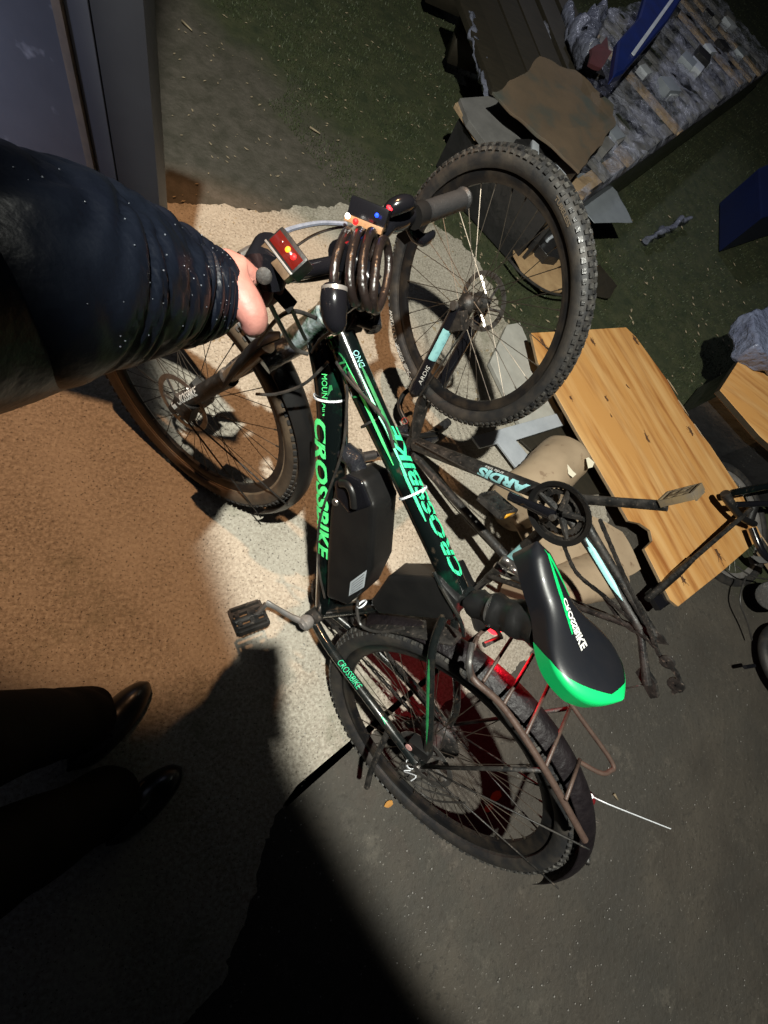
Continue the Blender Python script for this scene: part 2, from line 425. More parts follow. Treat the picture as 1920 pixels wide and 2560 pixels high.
def text_mesh(body, size, extrude=0.0, shear=0.0, cuts=1, bold=0.0, spacing=1.0):
    cu = bpy.data.curves.new('t', 'FONT'); cu.body = body; cu.size = size; cu.extrude = extrude; cu.shear = shear
    cu.offset = bold; cu.space_character = spacing; cu.align_x = 'LEFT'; cu.align_y = 'CENTER'; cu.resolution_u = 3
    o = bpy.data.objects.new('t', cu); COL.objects.link(o)
    bpy.context.view_layer.update()
    me = bpy.data.meshes.new_from_object(o.evaluated_get(bpy.context.evaluated_depsgraph_get()))
    bpy.data.objects.remove(o); bpy.data.curves.remove(cu)
    bm = bmesh.new(); bm.from_mesh(me); bmesh.ops.remove_doubles(bm, verts=bm.verts, dist=1e-6)
    bmesh.ops.triangulate(bm, faces=bm.faces)
    if cuts: bmesh.ops.subdivide_edges(bm, edges=bm.edges, cuts=cuts, use_grid_fill=True)
    bm.to_mesh(me); bm.free(); me.materials.clear()
    return me


def tube_text(name, body, p0, p1, r, cam_l, start, height, length, m, parent, turn=0.0, shear=0.2, bold=0.0, cuts=2, lift=0.0012, squash=1.0):
    # letters printed round a tube from p0 to p1, facing cam_l; start in metres from p0, length is the printed length
    p0, p1 = V(p0), V(p1); x = (p1 - p0).normalized(); mid = p0 + x * (start + length / 2)
    n = V(cam_l) - mid; n = (n - x * n.dot(x)).normalized(); up = n.cross(x)
    if turn: n, up = n * math.cos(turn) + up * math.sin(turn), up * math.cos(turn) - n * math.sin(turn)
    me = text_mesh(body, 1.0, 0, shear, cuts, bold)
    xs = [v.co.x for v in me.vertices]; ys = [v.co.y for v in me.vertices]
    x0, x1, y0, y1 = min(xs), max(xs), min(ys), max(ys)
    for v in me.vertices:
        s = (v.co.x - x0) / (x1 - x0) * length + start; h = ((v.co.y - y0) / (y1 - y0) - 0.5) * height
        f = h / r
        v.co = p0 + x * s + n * ((r + lift) * math.cos(f)) + up * ((r + lift) * math.sin(f))
    return link(name, me, m, parent)


def frame_text(name, body, c, ex, ey, size, m, parent, shear=0.0, length=None, lift=0.0008, bold=0.0):
    ex = V(ex).normalized(); ey = V(ey); ey = (ey - ex * ey.dot(ex)).normalized(); ez = ex.cross(ey)
    me = text_mesh(body, 1.0, 0, shear, 0, bold)
    xs = [v.co.x for v in me.vertices]; ys = [v.co.y for v in me.vertices]
    x0, x1, y0, y1 = min(xs), max(xs), min(ys), max(ys); k = size / (y1 - y0); kx = (length / (x1 - x0)) if length else k
    for v in me.vertices:
        v.co = V(c) + ex * ((v.co.x - (x0 + x1) / 2) * kx) + ey * ((v.co.y - (y0 + y1) / 2) * k) + ez * lift
    return link(name, me, m, parent)


# ================================================================== SETTING
def sheet(name, pts, z, m, kind='structure', n=1):
    me = bpy.data.meshes.new(name); me.from_pydata([(p[0], p[1], z) for p in pts], [], [tuple(range(len(pts)))]); me.update()
    if me.polygons[0].normal.z < 0: me.flip_normals()
    return tag(link(name, me, m, None, False), kind=kind)


sheet('ground', [(-40, -40), (60, -40), (60, 60), (-40, 60)], -0.006, M['ground'])

# poured concrete slab with a ragged edge
edge_px = [(425, 515), (560, 512), (700, 520), (860, 512), (1000, 506), (1090, 560), (1150, 600), (1205, 660), (1235, 720), (1262, 800), (1300, 850),
           (1345, 930), (1400, 1040), (1470, 1160), (1520, 1290), (1490, 1420), (1430, 1520), (1366, 1600), (1302, 1668), (1230, 1712), (1110, 1760), (985, 1800),
           (880, 1868), (810, 1910), (742, 1962), (690, 2040), (650, 2200), (560, 2420), (400, 2700)]
edge = [G(*p) for p in edge_px]
rag = []
for i in range(len(edge)):
    a = edge[i]; b_ = edge[min(i + 1, len(edge) - 1)]
    k = max(1, int((b_ - a).length / 0.008))
    for j in range(k):
        p = a.lerp(b_, j / k); q = noise.noise_vector(p * 7) * 0.028 + noise.noise_vector(p * 26) * 0.020 + noise.noise_vector(p * 70) * 0.010
        rag.append((p.x + q.x, p.y + q.y))
rag += [(-0.3, -1.4), (-2.6, -1.4), (-2.6, 1.62)]
mb = MB(); mb.prism(rag, (0, 0, 0), (1, 0, 0), (0, 1, 0), (0, 0, 1), -0.012, 0.0)
tag(mb.build('concrete_slab', M['concrete'], None, smooth=False), kind='structure')


def blade_field(name, region, count, hgt, m, seed, spread=0.6, w=0.0025):
    rnd = random.Random(seed); vs = []; fs = []
    while len(fs) < count:
        u, v = rnd.uniform(region[0], region[2]), rnd.uniform(region[1], region[3])
        p = G(u, v)
        k = p.x * 0.85 + p.y + (noise.noise(p * 1.6) * 0.6)
        if k < 2.5 or noise.noise(p * 5) < -0.25 + rnd.uniform(-0.3, 0.3): continue
        h = hgt * rnd.uniform(0.5, 1.4); a = rnd.uniform(0, 2 * PI); t = V((math.cos(a), math.sin(a), 0)); d = V((rnd.uniform(-1, 1), rnd.uniform(-1, 1), 0)) * spread * h
        n = len(vs); p.z = -0.006
        vs += [tuple(p - t * w), tuple(p + t * w), tuple(p + d + V((0, 0, h)))]; fs.append((n, n + 1, n + 2))
    me = bpy.data.meshes.new(name); me.from_pydata(vs, [], fs); me.update()
    return tag(link(name, me, m, None, False), kind='stuff')


tag(blade_field('grass', (430, -60, 1960, 1100), 60000, 0.010, M['grass'], 3), 'short wet moss and grass beyond the concrete yard', 'grass')


def scatter(name, region, count, size, m, seed, test=None, flat=0.6, long=1.0):
    rnd = random.Random(seed); mb = MB(); k = 0
    while k < count:
        p = G(rnd.uniform(region[0], region[2]), rnd.uniform(region[1], region[3]))
        if test and not test(p, rnd): continue
        k += 1; s = size * rnd.uniform(0.4, 1.5); a = rnd.uniform(0, PI); R = Matrix.Rotation(a, 3, 'Z'); vs = []
        for q in ((1, 0, 0), (0, 1, 0), (-1, 0, 0), (0, -1, 0), (0, 0, 1)):
            vs.append(p + R @ V((q[0] * s * long * rnd.uniform(0.7, 1.2), q[1] * s * rnd.uniform(0.7, 1.2), q[2] * s * flat)))
        mb.add(vs, [(0, 1, 4), (1, 2, 4), (2, 3, 4), (3, 0, 4)])
    return tag(mb.build(name, m, None, smooth=False), kind='stuff')


tag(scatter('gravel', (560, 1500, 1920, 2560), 520, 0.0022, M['pebble'], 5), 'fine pale grit scattered on the dark ground around the rear wheel', 'gravel')
tag(scatter('debris', (430, 30, 1300, 900), 420, 0.0035, M['dry_bit'], 6, long=2.4, flat=0.5), 'straw and wood chips strewn over the mossy dirt', 'debris')
tag(scatter('wood_chips', (1080, 540, 1900, 1000), 260, 0.006, M['dry_bit'], 8, long=2.2, flat=0.5), 'wood chips lying between the upturned bicycle and the pallets', 'wood chips')

# ---- metal gate at the left: panel, rusty seam, post
DL = V((-1.0, 0.11, 0)).normalized(); DN = V((0.11, 1.0, 0)).normalized()
gx, gy = -0.205, 1.04
gate = empty('metal_gate', (gx - 0.4, gy + 0.05, 0)); tag(gate, 'scuffed blue grey sheet metal gate with a rusty vertical seam', 'gate')
gate_h = 1.25
gb = V((gx, gy, 0))


def gate_panel(name, a, b_, off, thick, m):
    mb = MB(); R = Matrix((DL, DN, V((0, 0, 1)))).transposed()
    c = gb + DL * ((a + b_) / 2) + DN * off - gate.location; c.z = gate_h / 2 + 0.01
    mb.box(c, (b_ - a, thick, gate_h), R); return mb.build(name, m, gate, bevel=0.003)


gate_panel('post', 0.0, 0.085, 0.01, 0.06, M['sheet_dark'])
gate_panel('edge_strip', 0.087, 0.125, 0.0, 0.045, mat('strip_paint', (0.05, 0.052, 0.065), (0.035, 0.037, 0.045), 5, 0.5))
gate_panel('seam', 0.127, 0.142, -0.006, 0.05, M['seam'])
gate_panel('sheet_panel', 0.144, 1.7, 0.012, 0.03, M['sheet'])

# ================================================================== BICYCLE BUILDER
AX = V((-0.2972, 0, 0.9548)).normalized()          # steering axis
A0 = V((1.0413, 0, 0.3416))
FH = A0 + V((0.9548, 0, 0.2972)) * 0.045           # front hub before steering


def steer_matrix(a):
    return Matrix.Translation(A0) @ Matrix.Rotation(a, 4, AX) @ Matrix.Translation(-A0)


def wheel(parent, c, mw, tyre_m, side_m, rim_m, spoke_m, n_sp=32, knobs=True, R=0.355, sec=0.027, disc=None, label=None, hubr=0.022, rim_line=None, cassette=False, seed=1):
    """wheel centred at c (parent-local, rotated by mw about the parent origin), axle along y; the rim is the wheel part itself"""
    rnd = random.Random(seed)
    e = MB()
    rr = R - 2 * sec - 0.004
    e.lathe([(rr + 0.010, -0.011), (rr + 0.006, -0.0125), (rr - 0.010, -0.0105), (rr - 0.019, -0.005), (rr - 0.019, 0.005), (rr - 0.010, 0.0105), (rr + 0.006, 0.0125), (rr + 0.010, 0.011)], (0, 0, 0), (0, 1, 0), 96, closed=True)
    w = e.build('wheel', rim_m, parent)
    w.matrix_basis = mw @ Matrix.Translation(c)
    if label: w['label'] = label
    prof = []
    for k in range(15):
        a = -0.76 * PI + 1.52 * PI * k / 14
        prof.append((R - sec - 0.002 + sec * 0.97 * math.cos(a), sec * math.sin(a)))
    MB().lathe(prof, (0, 0, 0), (0, 1, 0), 120, closed=True).build('tyre', side_m, w)
    if rim_line:
        MB().lathe([(rr + 0.0125, 0.0128), (rr + 0.0125, 0.0143), (rr + 0.004, 0.0143), (rr + 0.004, 0.0128)], (0, 0, 0), (0, 1, 0), 96, closed=True).build('rim_edge', rim_line, w)
    if knobs:
        t = MB(); nk = 100
        for k in range(nk):
            for row, (ang, sx, sy) in enumerate(((-0.95, 0.0052, 0.0042), (-0.42, 0.0052, 0.0048), (0.0, 0.006, 0.0044), (0.42, 0.0052, 0.0048), (0.95, 0.0052, 0.0042))):
                a = 2 * PI * (k + (0.5 if row % 2 else 0)) / nk
                rad = V((math.cos(a), 0, math.sin(a))); tan = V((-math.sin(a), 0, math.cos(a)))
                nrm = rad * math.cos(ang) + V((0, 1, 0)) * math.sin(ang)
                ctr = rad * (R - sec - 0.002) + nrm * (sec * 0.97 + 0.0016)
                s = rnd.uniform(0.85, 1.15)
                Rm = Matrix((tan, nrm.cross(tan), nrm)).transposed()
                t.box(ctr, (sx * 2 * s, sy * 2 * s, 0.0055), Rm)
        tr = t.build('tread', tyre_m, w, smooth=False); tr['kind'] = 'stuff'
    hb = MB(); hw = 0.05 if not cassette else 0.062
    hb.lathe([(0.001, -hw - 0.012), (0.008, -hw - 0.012), (0.009, -hw), (hubr * 0.8, -hw + 0.004), (hubr + 0.006, -0.032), (hubr + 0.006, -0.028), (hubr * 0.8, -0.022), (hubr * 0.75, 0.022), (hubr + 0.006, 0.028), (hubr + 0.006, 0.032), (hubr * 0.8, hw - 0.004), (0.009, hw), (0.008, hw + 0.012), (0.001, hw + 0.012)], (0, 0, 0), (0, 1, 0), 20)
    hb.build('hub', M['muddy_black'], w)
    # spokes: one shared mesh per side pattern would differ by lacing, four meshes are shared
    protos = []
    for side in (-1, 1):
        for cross in (-1, 1):
            a1 = cross * 1.05
            p0 = V((math.cos(a1) * (hubr + 0.004), side * 0.03, math.sin(a1) * (hubr + 0.004))); p1 = V((rr - 0.016, side * 0.002, 0))
            q = MB().tube([p0, p1], 0.00115, 4); q.tube([p1 - (p1 - p0).normalized() * 0.014, p1], 0.0021, 5)
            me = q.mesh('spoke'); me.materials.append(spoke_m); protos.append(me)
    for k in range(n_sp):
        o = bpy.data.objects.new('spoke', protos[k % 4]); COL.objects.link(o); o.parent = w
        o.matrix_basis = Matrix.Rotation(2 * PI * k / n_sp, 4, 'Y')
    if disc is not None:
        d = MB(); y = disc
        d.lathe([(0.080, y - 0.001), (0.080, y + 0.001), (0.066, y + 0.001), (0.066, y - 0.001)], (0, 0, 0), (0, 1, 0), 48, closed=True)
        for k in range(6):
            a = 2 * PI * k / 6; b2 = a + 0.55
            d.tube([(0.022 * math.cos(a), y, 0.022 * math.sin(a)), (0.068 * math.cos(b2), y, 0.068 * math.sin(b2))], 0.004, 4, flat=(0.4, 1) if False else None)
        d.build('brake_disc', M['steel'], w)
    if cassette:
        d = MB()
        for k in range(7):
            r0 = 0.058 - 0.0052 * k; y = -0.022 - 0.0042 * k; pr = []
            nt = int(r0 * 2 * PI / 0.0127)
            for j in range(nt * 2):
                a = PI * j / nt; rr2 = r0 + (0.002 if j % 2 else -0.0022); pr.append((rr2 * math.cos(a), rr2 * math.sin(a)))
            d.prism(pr, (0, y, 0), (1, 0, 0), (0, 0, 1), (0, 1, 0), -0.0009, 0.0009)
        d.build('cassette', M['muddy_black'], w)
    return w


def mudguard(name, parent, c, mw, R, a0, a1, width, m, seed=0):
    mb = MB(); n = 40; prof = []
    for k in range(9):
        t = -1 + 2 * k / 8; prof.append((R - 0.018 * t * t, width / 2 * t))
    for k in range(8, -1, -1):
        t = -1 + 2 * k / 8; prof.append((R - 0.018 * t * t - 0.0022, width / 2 * t))
    mb.lathe(prof, (0, 0, 0), (0, 1, 0), n, ref=(1, 0, 0), closed=True, a0=a0, a1=a1)
    o = mb.build(name, m, parent); o.matrix_basis = mw @ Matrix.Translation(c); return o


def pedal(name, parent, c, ex, ey, ez, m, refl=None):
    """cage pedal: ex along axle, ey across, ez thickness"""
    R = Matrix((V(ex), V(ey), V(ez))).transposed(); q = MB(); c = V(c)

    def bx(x, y, z, a, b_, d): q.box(c + R @ V((x, y, z)), (a, b_, d), R)
    for s in (-1, 1):
        bx(0.0, s * 0.043, 0, 0.088, 0.007, 0.020)
        for k in range(-3, 4): bx(k * 0.012, s * 0.043, 0.012 if s > 0 else 0.012, 0.004, 0.006, 0.006)
    bx(-0.046, 0, 0, 0.008, 0.086, 0.018); bx(0.046, 0, 0, 0.008, 0.086, 0.018)
    bx(0.0, 0.026, 0, 0.088, 0.010, 0.016); bx(0.0, -0.026, 0, 0.088, 0.010, 0.016)
    bx(-0.012, 0, 0, 0.024, 0.056, 0.017); bx(0.030, 0, 0, 0.012, 0.056, 0.016)
    q.tube([c - V(ex) * 0.05, c + V(ex) * 0.05], 0.009, 10)
    o = q.build(name, m, parent, bevel=0.001)
    if refl:
        MB().box(c + R @ V((0.0, 0.0475, 0)), (0.05, 0.003, 0.014), R).build('reflector', refl, o)
    return o


def basis(Bm, Bo): return Matrix(((Bm[0][0], Bm[0][1], Bm[0][2], Bo[0]), (Bm[1][0], Bm[1][1], Bm[1][2], Bo[1]), (Bm[2][0], Bm[2][1], Bm[2][2], Bo[2]), (0, 0, 0, 1)))


def locals_of(MW):
    Mi = MW.inverted(); cl = Mi @ CAM

    def bp(u, v, y=0.0):                     # point of the bicycle's plane y that the photograph shows at (u, v)
        d = Mi.to_3x3() @ ray(u, v); s = (y - cl.y) / d.y; return cl + d * s

    def bz(u, v, z):
        d = Mi.to_3x3() @ ray(u, v); s = (z - cl.z) / d.z; return cl + d * s

    def wl(p): return Mi @ V(p)
    return Mi, cl, bp, bz, wl


# ================================================================== BICYCLE 1 (held by the person)
MW1 = basis([[-0.6072145306802399, -0.7692300169552236, 0.1989364087990001], [0.7945379246648816, -0.5878733150813744, 0.15203437665363428], [0.0, 0.2503800040544417, 0.9681476403781085]],
            (0.5102899674983866, -0.24616940246973706, 0.0037963929576090294))
bike = empty('mountain_bike', mw=MW1)
tag(bike, 'muddy black and green mountain bicycle with battery pack, held upright by the left grip', 'bicycle')
Mi1, CL1, bp, bz, wl = locals_of(MW1)
RH = V((0, 0, 0.355)); BB = bp(800, 1530); HT0 = bp(722, 862); HT1 = bp(815, 790); SC = bp(1148, 1492)
ST = steer_matrix(0.263)


def st(p): return ST @ V(p)


# frame
fr = MB()
fr.tube([HT0 - (HT1 - HT0) * 0.05, HT0, HT1, HT1 + (HT1 - HT0) * 0.05], [0.026, 0.0245, 0.0245, 0.026], 20)
frame = fr.build('head_tube', M['foil'], bike)
DT0, DT1 = bp(800, 850), bp(813, 1520)
DTm = bp(832, 1080)
dpts = crv([DT0, bp(824, 960), DTm, bp(827, 1300), DT1], 8)
MB().tube(dpts, [0.027 + 0.006 * math.sin(PI * i / (len(dpts) - 1)) for i in range(len(dpts))], 24, flat=(1.0, 0.9)).build('down_tube', M['green_paint'], bike)
TT0, TT1 = bp(852, 842), bp(1150, 1490)
tpts = crv([TT0, bp(925, 1010), bp(1020, 1210), TT1], 8)
MB().tube(tpts, [0.0275 - 0.004 * i / (len(tpts) - 1) for i in range(len(tpts))], 24, flat=(1.0, 0.95)).build('top_tube', M['green_paint'], bike)
sdir = (SC - BB).normalized()
MB().tube([BB - sdir * 0.01, SC + sdir * 0.03], 0.0175, 18).build('seat_tube', M['black_paint'], bike)
MB().tube([BB + V((0, -0.036, 0)), BB + V((0, 0.036, 0))], 0.022, 20).build('bottom_bracket', M['muddy_black'], bike)
for s in (-1, 1):
    yd = 0.066 * s
    MB().tube(crv([BB + V((-0.02, 0.03 * s, 0)), BB + V((-0.10, 0.045 * s, 0.02)), RH + V((0.16, 0.062 * s, -0.03)), RH + V((0.01, yd, -0.005))], 6),
              [0.0125] * 19, 12).build('chain_stay', M['black_paint'], bike)
    MB().tube(crv([SC + V((-0.01, 0.025 * s, -0.03)), SC + V((-0.08, 0.045 * s, -0.12)), RH + V((0.06, 0.062 * s, 0.09)), RH + V((0.0, yd, 0.0))], 6),
              [0.0095] * 19, 12).build('seat_stay', M['black_paint'], bike)
    q = MB(); q.prism([(0.04, -0.01), (0.012, 0.022), (-0.014, 0.02), (-0.018, -0.012), (0.01, -0.022)], RH + V((0, yd, 0)), (1, 0, 0), (0, 0, 1), (0, 1, 0), -0.0035, 0.0035)
    q.lathe([(0.001, 0.012 * s), (0.010, 0.012 * s), (0.011, 0.003 * s)], RH + V((0, yd, 0)), (0, 1, 0), 8)
    q.build('dropout', M['steel'], bike)
# green chain stay decals
cs0, cs1 = BB + V((-0.10, 0.045, 0.02)), RH + V((0.16, 0.062, -0.03))
tube_text('lettering', 'CROSSBIKE', cs0 + (cs1 - cs0) * 0.18, cs1, 0.0130, CL1, 0.0, 0.016, 0.085, M['mint_print'], bike)
cdir = (RH + V((0.01, 0.066, -0.005)) - cs1)


def stripe(name, p0, p1, r, width, m, parent, turn=0.0, cl=None, taper=True, lift=0.0013):
    p0, p1 = V(p0), V(p1); x = (p1 - p0).normalized(); L_ = (p1 - p0).length; n = (cl - (p0 + p1) / 2); n = (n - x * n.dot(x)).normalized(); up = n.cross(x)
    n, up = n * math.cos(turn) + up * math.sin(turn), up * math.cos(turn) - n * math.sin(turn)
    vs = []; fs = []; K = 14; J = 4
    for i in range(K + 1):
        t = i / K; w = width * (min(1, 4 * (1 - t)) if taper else 1) * (min(1, 0.35 + 3 * t) if taper else 1)
        for j in range(J + 1):
            f = (j / J - 0.5) * w / r; vs.append(p0 + x * (L_ * t) + n * ((r + lift) * math.cos(f)) + up * ((r + lift) * math.sin(f)))
    for i in range(K):
        for j in range(J): a = i * (J + 1) + j; fs.append((a, a + 1, a + J + 2, a + J + 1))
    me = bpy.data.meshes.new(name); me.from_pydata([tuple(v) for v in vs], [], fs); me.update()
    return link(name, me, m, parent)


stripe('stripe', cs1 + cdir * 0.12, cs1 + cdir * 0.62, 0.0125, 0.007, M['mint_print'], bike, cl=CL1)
ss0, ss1 = SC + V((-0.08, 0.045, -0.12)), RH + V((0.06, 0.062, 0.09))
stripe('stripe', ss0, ss1, 0.0095, 0.006, M['dark_green_print'], bike, cl=CL1, turn=-0.5)
# frame lettering
# down tube: CROSSBIKE reads downwards on the left side
dd0, dd1 = bp(822, 950), bp(826, 1460)
tube_text('lettering', 'CROSSBIKE', dd0, dd1, 0.0325, CL1, 0.068, 0.031, 0.345, M['green_print'], bike, turn=-0.56, shear=0.25, bold=0.035)
tube_text('lettering', 'MOUNTAIN', dd0, dd1, 0.0315, CL1, -0.02, 0.010, 0.08, M['green_print'], bike, turn=-0.25, shear=0.0)
stripe('stripe', dd0 - V((0, 0, 0)), dd0 + (dd1 - dd0) * 0.16, 0.031, 0.012, M['dark_green_print'], bike, cl=CL1, turn=0.1)
tt0, tt1 = bp(1132, 1455), bp(880, 905)
tube_text('lettering', 'CROSSBIKE', tt0, tt1, 0.0262, CL1, 0.012, 0.024, 0.31, M['mint_print'], bike, turn=-0.70, shear=0.25, bold=0.03)
tube_text('lettering', 'LEADER', tt0, tt1, 0.0268, CL1, 0.385, 0.02, 0.13, M['dark_green_print'], bike, turn=0.75, shear=0.2, bold=0.0)
tube_text('lettering', 'DNO', tt0, tt1, 0.0268, CL1, 0.43, 0.011, 0.03, M['blue_print'], bike, turn=-0.5, shear=0.0)
for t0_, t1_, tw, wd, mm in ((0.0, 0.56, -0.74, 0.0020, 'plastic'), (0.0, 0.56, -0.45, 0.0012, 'plastic'), (0.56, 1.02, 0.35, 0.005, 'green_print'), (0.50, 0.98, -0.15, 0.004, 'mint_print'), (0.62, 1.0, -0.45, 0.006, 'dark_green_print'), (0.3, 0.56, -0.05, 0.005, 'mint_print')):
    stripe('stripe', tt0 + (tt1 - tt0) * t0_, tt0 + (tt1 - tt0) * t1_, 0.0268, wd, M[mm], bike, cl=CL1, turn=tw, lift=0.0016 if mm == 'plastic' else 0.0013)


def zip_tie(parent, c, ax, r, tail=None, m=None):
    mb = MB(); mb.lathe([(r, -0.002), (r + 0.0014, -0.002), (r + 0.0014, 0.002), (r, 0.002)], c, ax, 28, closed=True)
    if tail: mb.tube(crv(tail, 6), 0.0016, 4)
    return mb.build('zip_tie', m or M['zip'], parent)


x1 = (dpts[-1] - dpts[0]).normalized(); x2 = (tpts[-1] - tpts[0]).normalized()
zip_tie(bike, bp(828, 990), x1, 0.033)
zip_tie(bike, bp(1032, 1232), x2, 0.0275, [bp(1062, 1225, 0.02), bp(1056, 1232, 0.034)])
zip_tie(bike, bp(938, 1052), x2, 0.028, m=M['cable'])

# battery pack in the main triangle
def poly_prism(px, y0, y1, name, m, parent, bevel, shrink=None):
    mb = MB(); pts = [bp(u, v, y1 * 0.75) for u, v in px]
    mb.prism([(p.x, p.z) for p in pts], (0, 0, 0), (1, 0, 0), (0, 0, 1), (0, 1, 0), y0, y1)
    me = mb.mesh(name, bevel, 4); return link(name, me, m, parent)


batt = poly_prism([(846, 1198), (880, 1180), (918, 1198), (942, 1262), (934, 1416), (905, 1480), (874, 1508), (822, 1490), (824, 1400), (832, 1270)], -0.038, 0.040, 'battery', M['plastic'], bike, 0.014)
cap = poly_prism([(842, 1200), (876, 1182), (912, 1200), (936, 1262), (880, 1282), (846, 1240)], -0.034, 0.043, 'battery_cap', M['bright_black'], batt, 0.010)
MB().tube(crv([bp(850, 1208, 0.046), bp(868, 1212, 0.05), bp(880, 1235, 0.052), bp(884, 1270, 0.05)], 6), [0.008] * 19, 10, flat=(1, 0.6)).build('carry_handle', M['plastic'], batt)
MB().lathe([(0.001, 0.003), (0.007, 0.003), (0.009, 0)], bp(838, 1256, 0.0405), (0, 1, 0), 16).build('key_lock', M['steel'], batt)
lb = MB(); LP = [bp(892, 1455, 0.0412), bp(917, 1422, 0.0412), bp(912, 1466, 0.0412), bp(873, 1494, 0.0412), bp(872, 1466, 0.0412)]
lab = MB().add([bp(u, v, 0.0411) for u, v in ((876, 1455), (917, 1425), (910, 1468), (872, 1490))], [(0, 1, 2, 3)]).build('label_sticker', M['label'], batt, smooth=False)
lx = bp(917, 1425, 0.042) - bp(876, 1455, 0.042)
for k in range(5):
    a = bp(879 - 0.8 * k, 1462 + 6.2 * k - 2, 0.0417); b_ = bp(913 - 1.2 * k, 1436 + 7.2 * k - 2, 0.0417)
    MB().tube([a, a.lerp(b_, 0.93)], 0.0006, 4).build('print_line', M['plastic'], lab)
# controller case on the seat tube
ctrl = poly_prism([(975, 1436), (1098, 1440), (1150, 1500), (1135, 1548), (950, 1530), (930, 1500)], -0.030, 0.034, 'controller_case', M['plastic'], bike, 0.012)
# cables round the frame
for pts, r, mm in (
        ([bp(812, 1495, 0.03), bp(800, 1440, 0.036), bp(796, 1400, 0.03), bp(800, 1300, 0.036), bp(852, 1140, 0.036), bp(865, 1050, 0.030), bp(868, 960, 0.03)], 0.0028, 'cable'),
        ([bp(895, 1500, 0.03), bp(893, 1530, 0.04), bp(905, 1565, 0.045), bp(950, 1580, 0.04), bp(1010, 1570, 0.03)], 0.004, 'cable'),
        ([bp(1085, 1430, 0.03), bp(1110, 1480, 0.036), bp(1150, 1550, 0.034), bp(1160, 1590, 0.03)], 0.004, 'black_paint'),
        ([bp(870, 930, 0.03), bp(905, 985, 0.034), bp(960, 1050, 0.034), bp(985, 1120, 0.03)], 0.003, 'cable'),
        ([bp(840, 905, 0.03), bp(880, 960, 0.036), bp(950, 1030, 0.032)], 0.003, 'cable'),
        ([bp(820, 905, 0.035), bp(760, 960, 0.05), bp(690, 985, 0.07), bp(640, 985, 0.09)], 0.003, 'cable'),
        ([bp(780, 880, 0.03), bp(800, 850, 0.05), bp(840, 820, 0.06), bp(850, 790, 0.06)], 0.003, 'cable')):
    q = crv(pts, 7); MB().tube(q, r, 8).build('cable', M[mm], bike)
zip_tie(bike, bp(905, 1510, 0.03), (1, 0.2, 0.2), 0.012, m=M['zip'])
# motor controller connector bundle between the tubes
cb = MB(); cb.tube([bp(862, 1130, 0), bp(890, 1150, 0), bp(900, 1190, 0)], [0.02, 0.024, 0.018], 10); me = cb.mesh('bundle', 0.0)
lumps(me, 0.008, 60); link('connector_bundle', me, M['tape'], bike)

# cranks, pedals, chainring
crk = MB(); c0 = BB + V((0, 0.052, 0)); c1 = bp(668, 1508, 0.085); crk.tube(crv([c0, c0.lerp(c1, 0.3) + V((0, 0.004, 0)), c0.lerp(c1, 0.8), c1], 5), [0.017, 0.0165, 0.0155, 0.0145, 0.014, 0.013, 0.0125, 0.012, 0.0115, 0.011, 0.011, 0.0115, 0.0125, 0.0135, 0.014, 0.014], 14, flat=(1, 0.55), up=(0, 0, 1))
crank = crk.build('crank_arm', M['silver'], bike)
MB().lathe([(0.001, 0.016), (0.010, 0.016), (0.012, 0.013), (0.019, 0.010), (0.021, -0.006), (0.012, -0.02)], c0, (0, 1, 0), 20).build('crank_bolt', M['silver'], crank)
cd = (c1 - c0).normalized(); pe = V((0, 1, 0)); px_ = V((0.25, 0.93, -0.2)).normalized(); py_ = (cd - px_ * cd.dot(px_)).normalized()
pc1 = bp(622, 1544, 0.135)
MB().tube([c1 + V((0, 0.004, 0)), pc1 - px_ * 0.02], 0.0075, 10).build('pedal_axle', M['steel'], crank)
pedal('pedal', bike, pc1, px_ * 0.9, py_ * 0.9, px_.cross(py_) * 0.9, M['muddy_black'], None)
c0r = BB + V((0, -0.055, 0)); c1r = c0r - (c1 - c0) * V((1, -0.3, 1)).length / 1.44; c1r.y = -0.08
MB().tube([c0r, c1r], [0.014, 0.011], 12, flat=(1, 0.5)).build('crank_arm', M['muddy_black'], bike)
pedal('pedal', bike, c1r + V((0, -0.055, 0)), (0, 1, 0), (1, 0, 0), (0, 0, 1), M['muddy_black'], None)


def chainring(parent, c, r, m, y=0.0):
    q = MB(); nt = int(2 * PI * r / 0.0127); pr = []
    vs = []; fs = []
    outer = [(r + (0.003 if j % 2 else -0.003)) for j in range(nt * 2)]; inner = r - 0.016
    for t in (-0.0013, 0.0013):
        for j in range(nt * 2):
            a = PI * j / nt; vs.append(V(c) + V((outer[j] * math.cos(a), t, outer[j] * math.sin(a)))); vs.append(V(c) + V((inner * math.cos(a), t, inner * math.sin(a))))
    n = nt * 2
    for j in range(n):
        k = (j + 1) % n
        fs += [(2 * j, 2 * k, 2 * k + 1, 2 * j + 1), (2 * n + 2 * j, 2 * n + 2 * j + 1, 2 * n + 2 * k + 1, 2 * n + 2 * k), (2 * j, 2 * n + 2 * j, 2 * n + 2 * k, 2 * k), (2 * j + 1, 2 * k + 1, 2 * n + 2 * k + 1, 2 * n + 2 * j + 1)]
    q.add(vs, fs)
    for k in range(5):
        a = 2 * PI * k / 5 + 0.4; q.tube([V(c) + V((0.012 * math.cos(a), 0, 0.012 * math.sin(a))), V(c) + V(((r - 0.013) * math.cos(a), 0, (r - 0.013) * math.sin(a)))], [0.010, 0.006], 6)
    return q.build('chainring', m, parent)


chainring(bike, BB + V((0, -0.045, 0)), 0.082, M['muddy_black'])
chainring(bike, BB + V((0, -0.038, 0)), 0.065, M['muddy_black'])


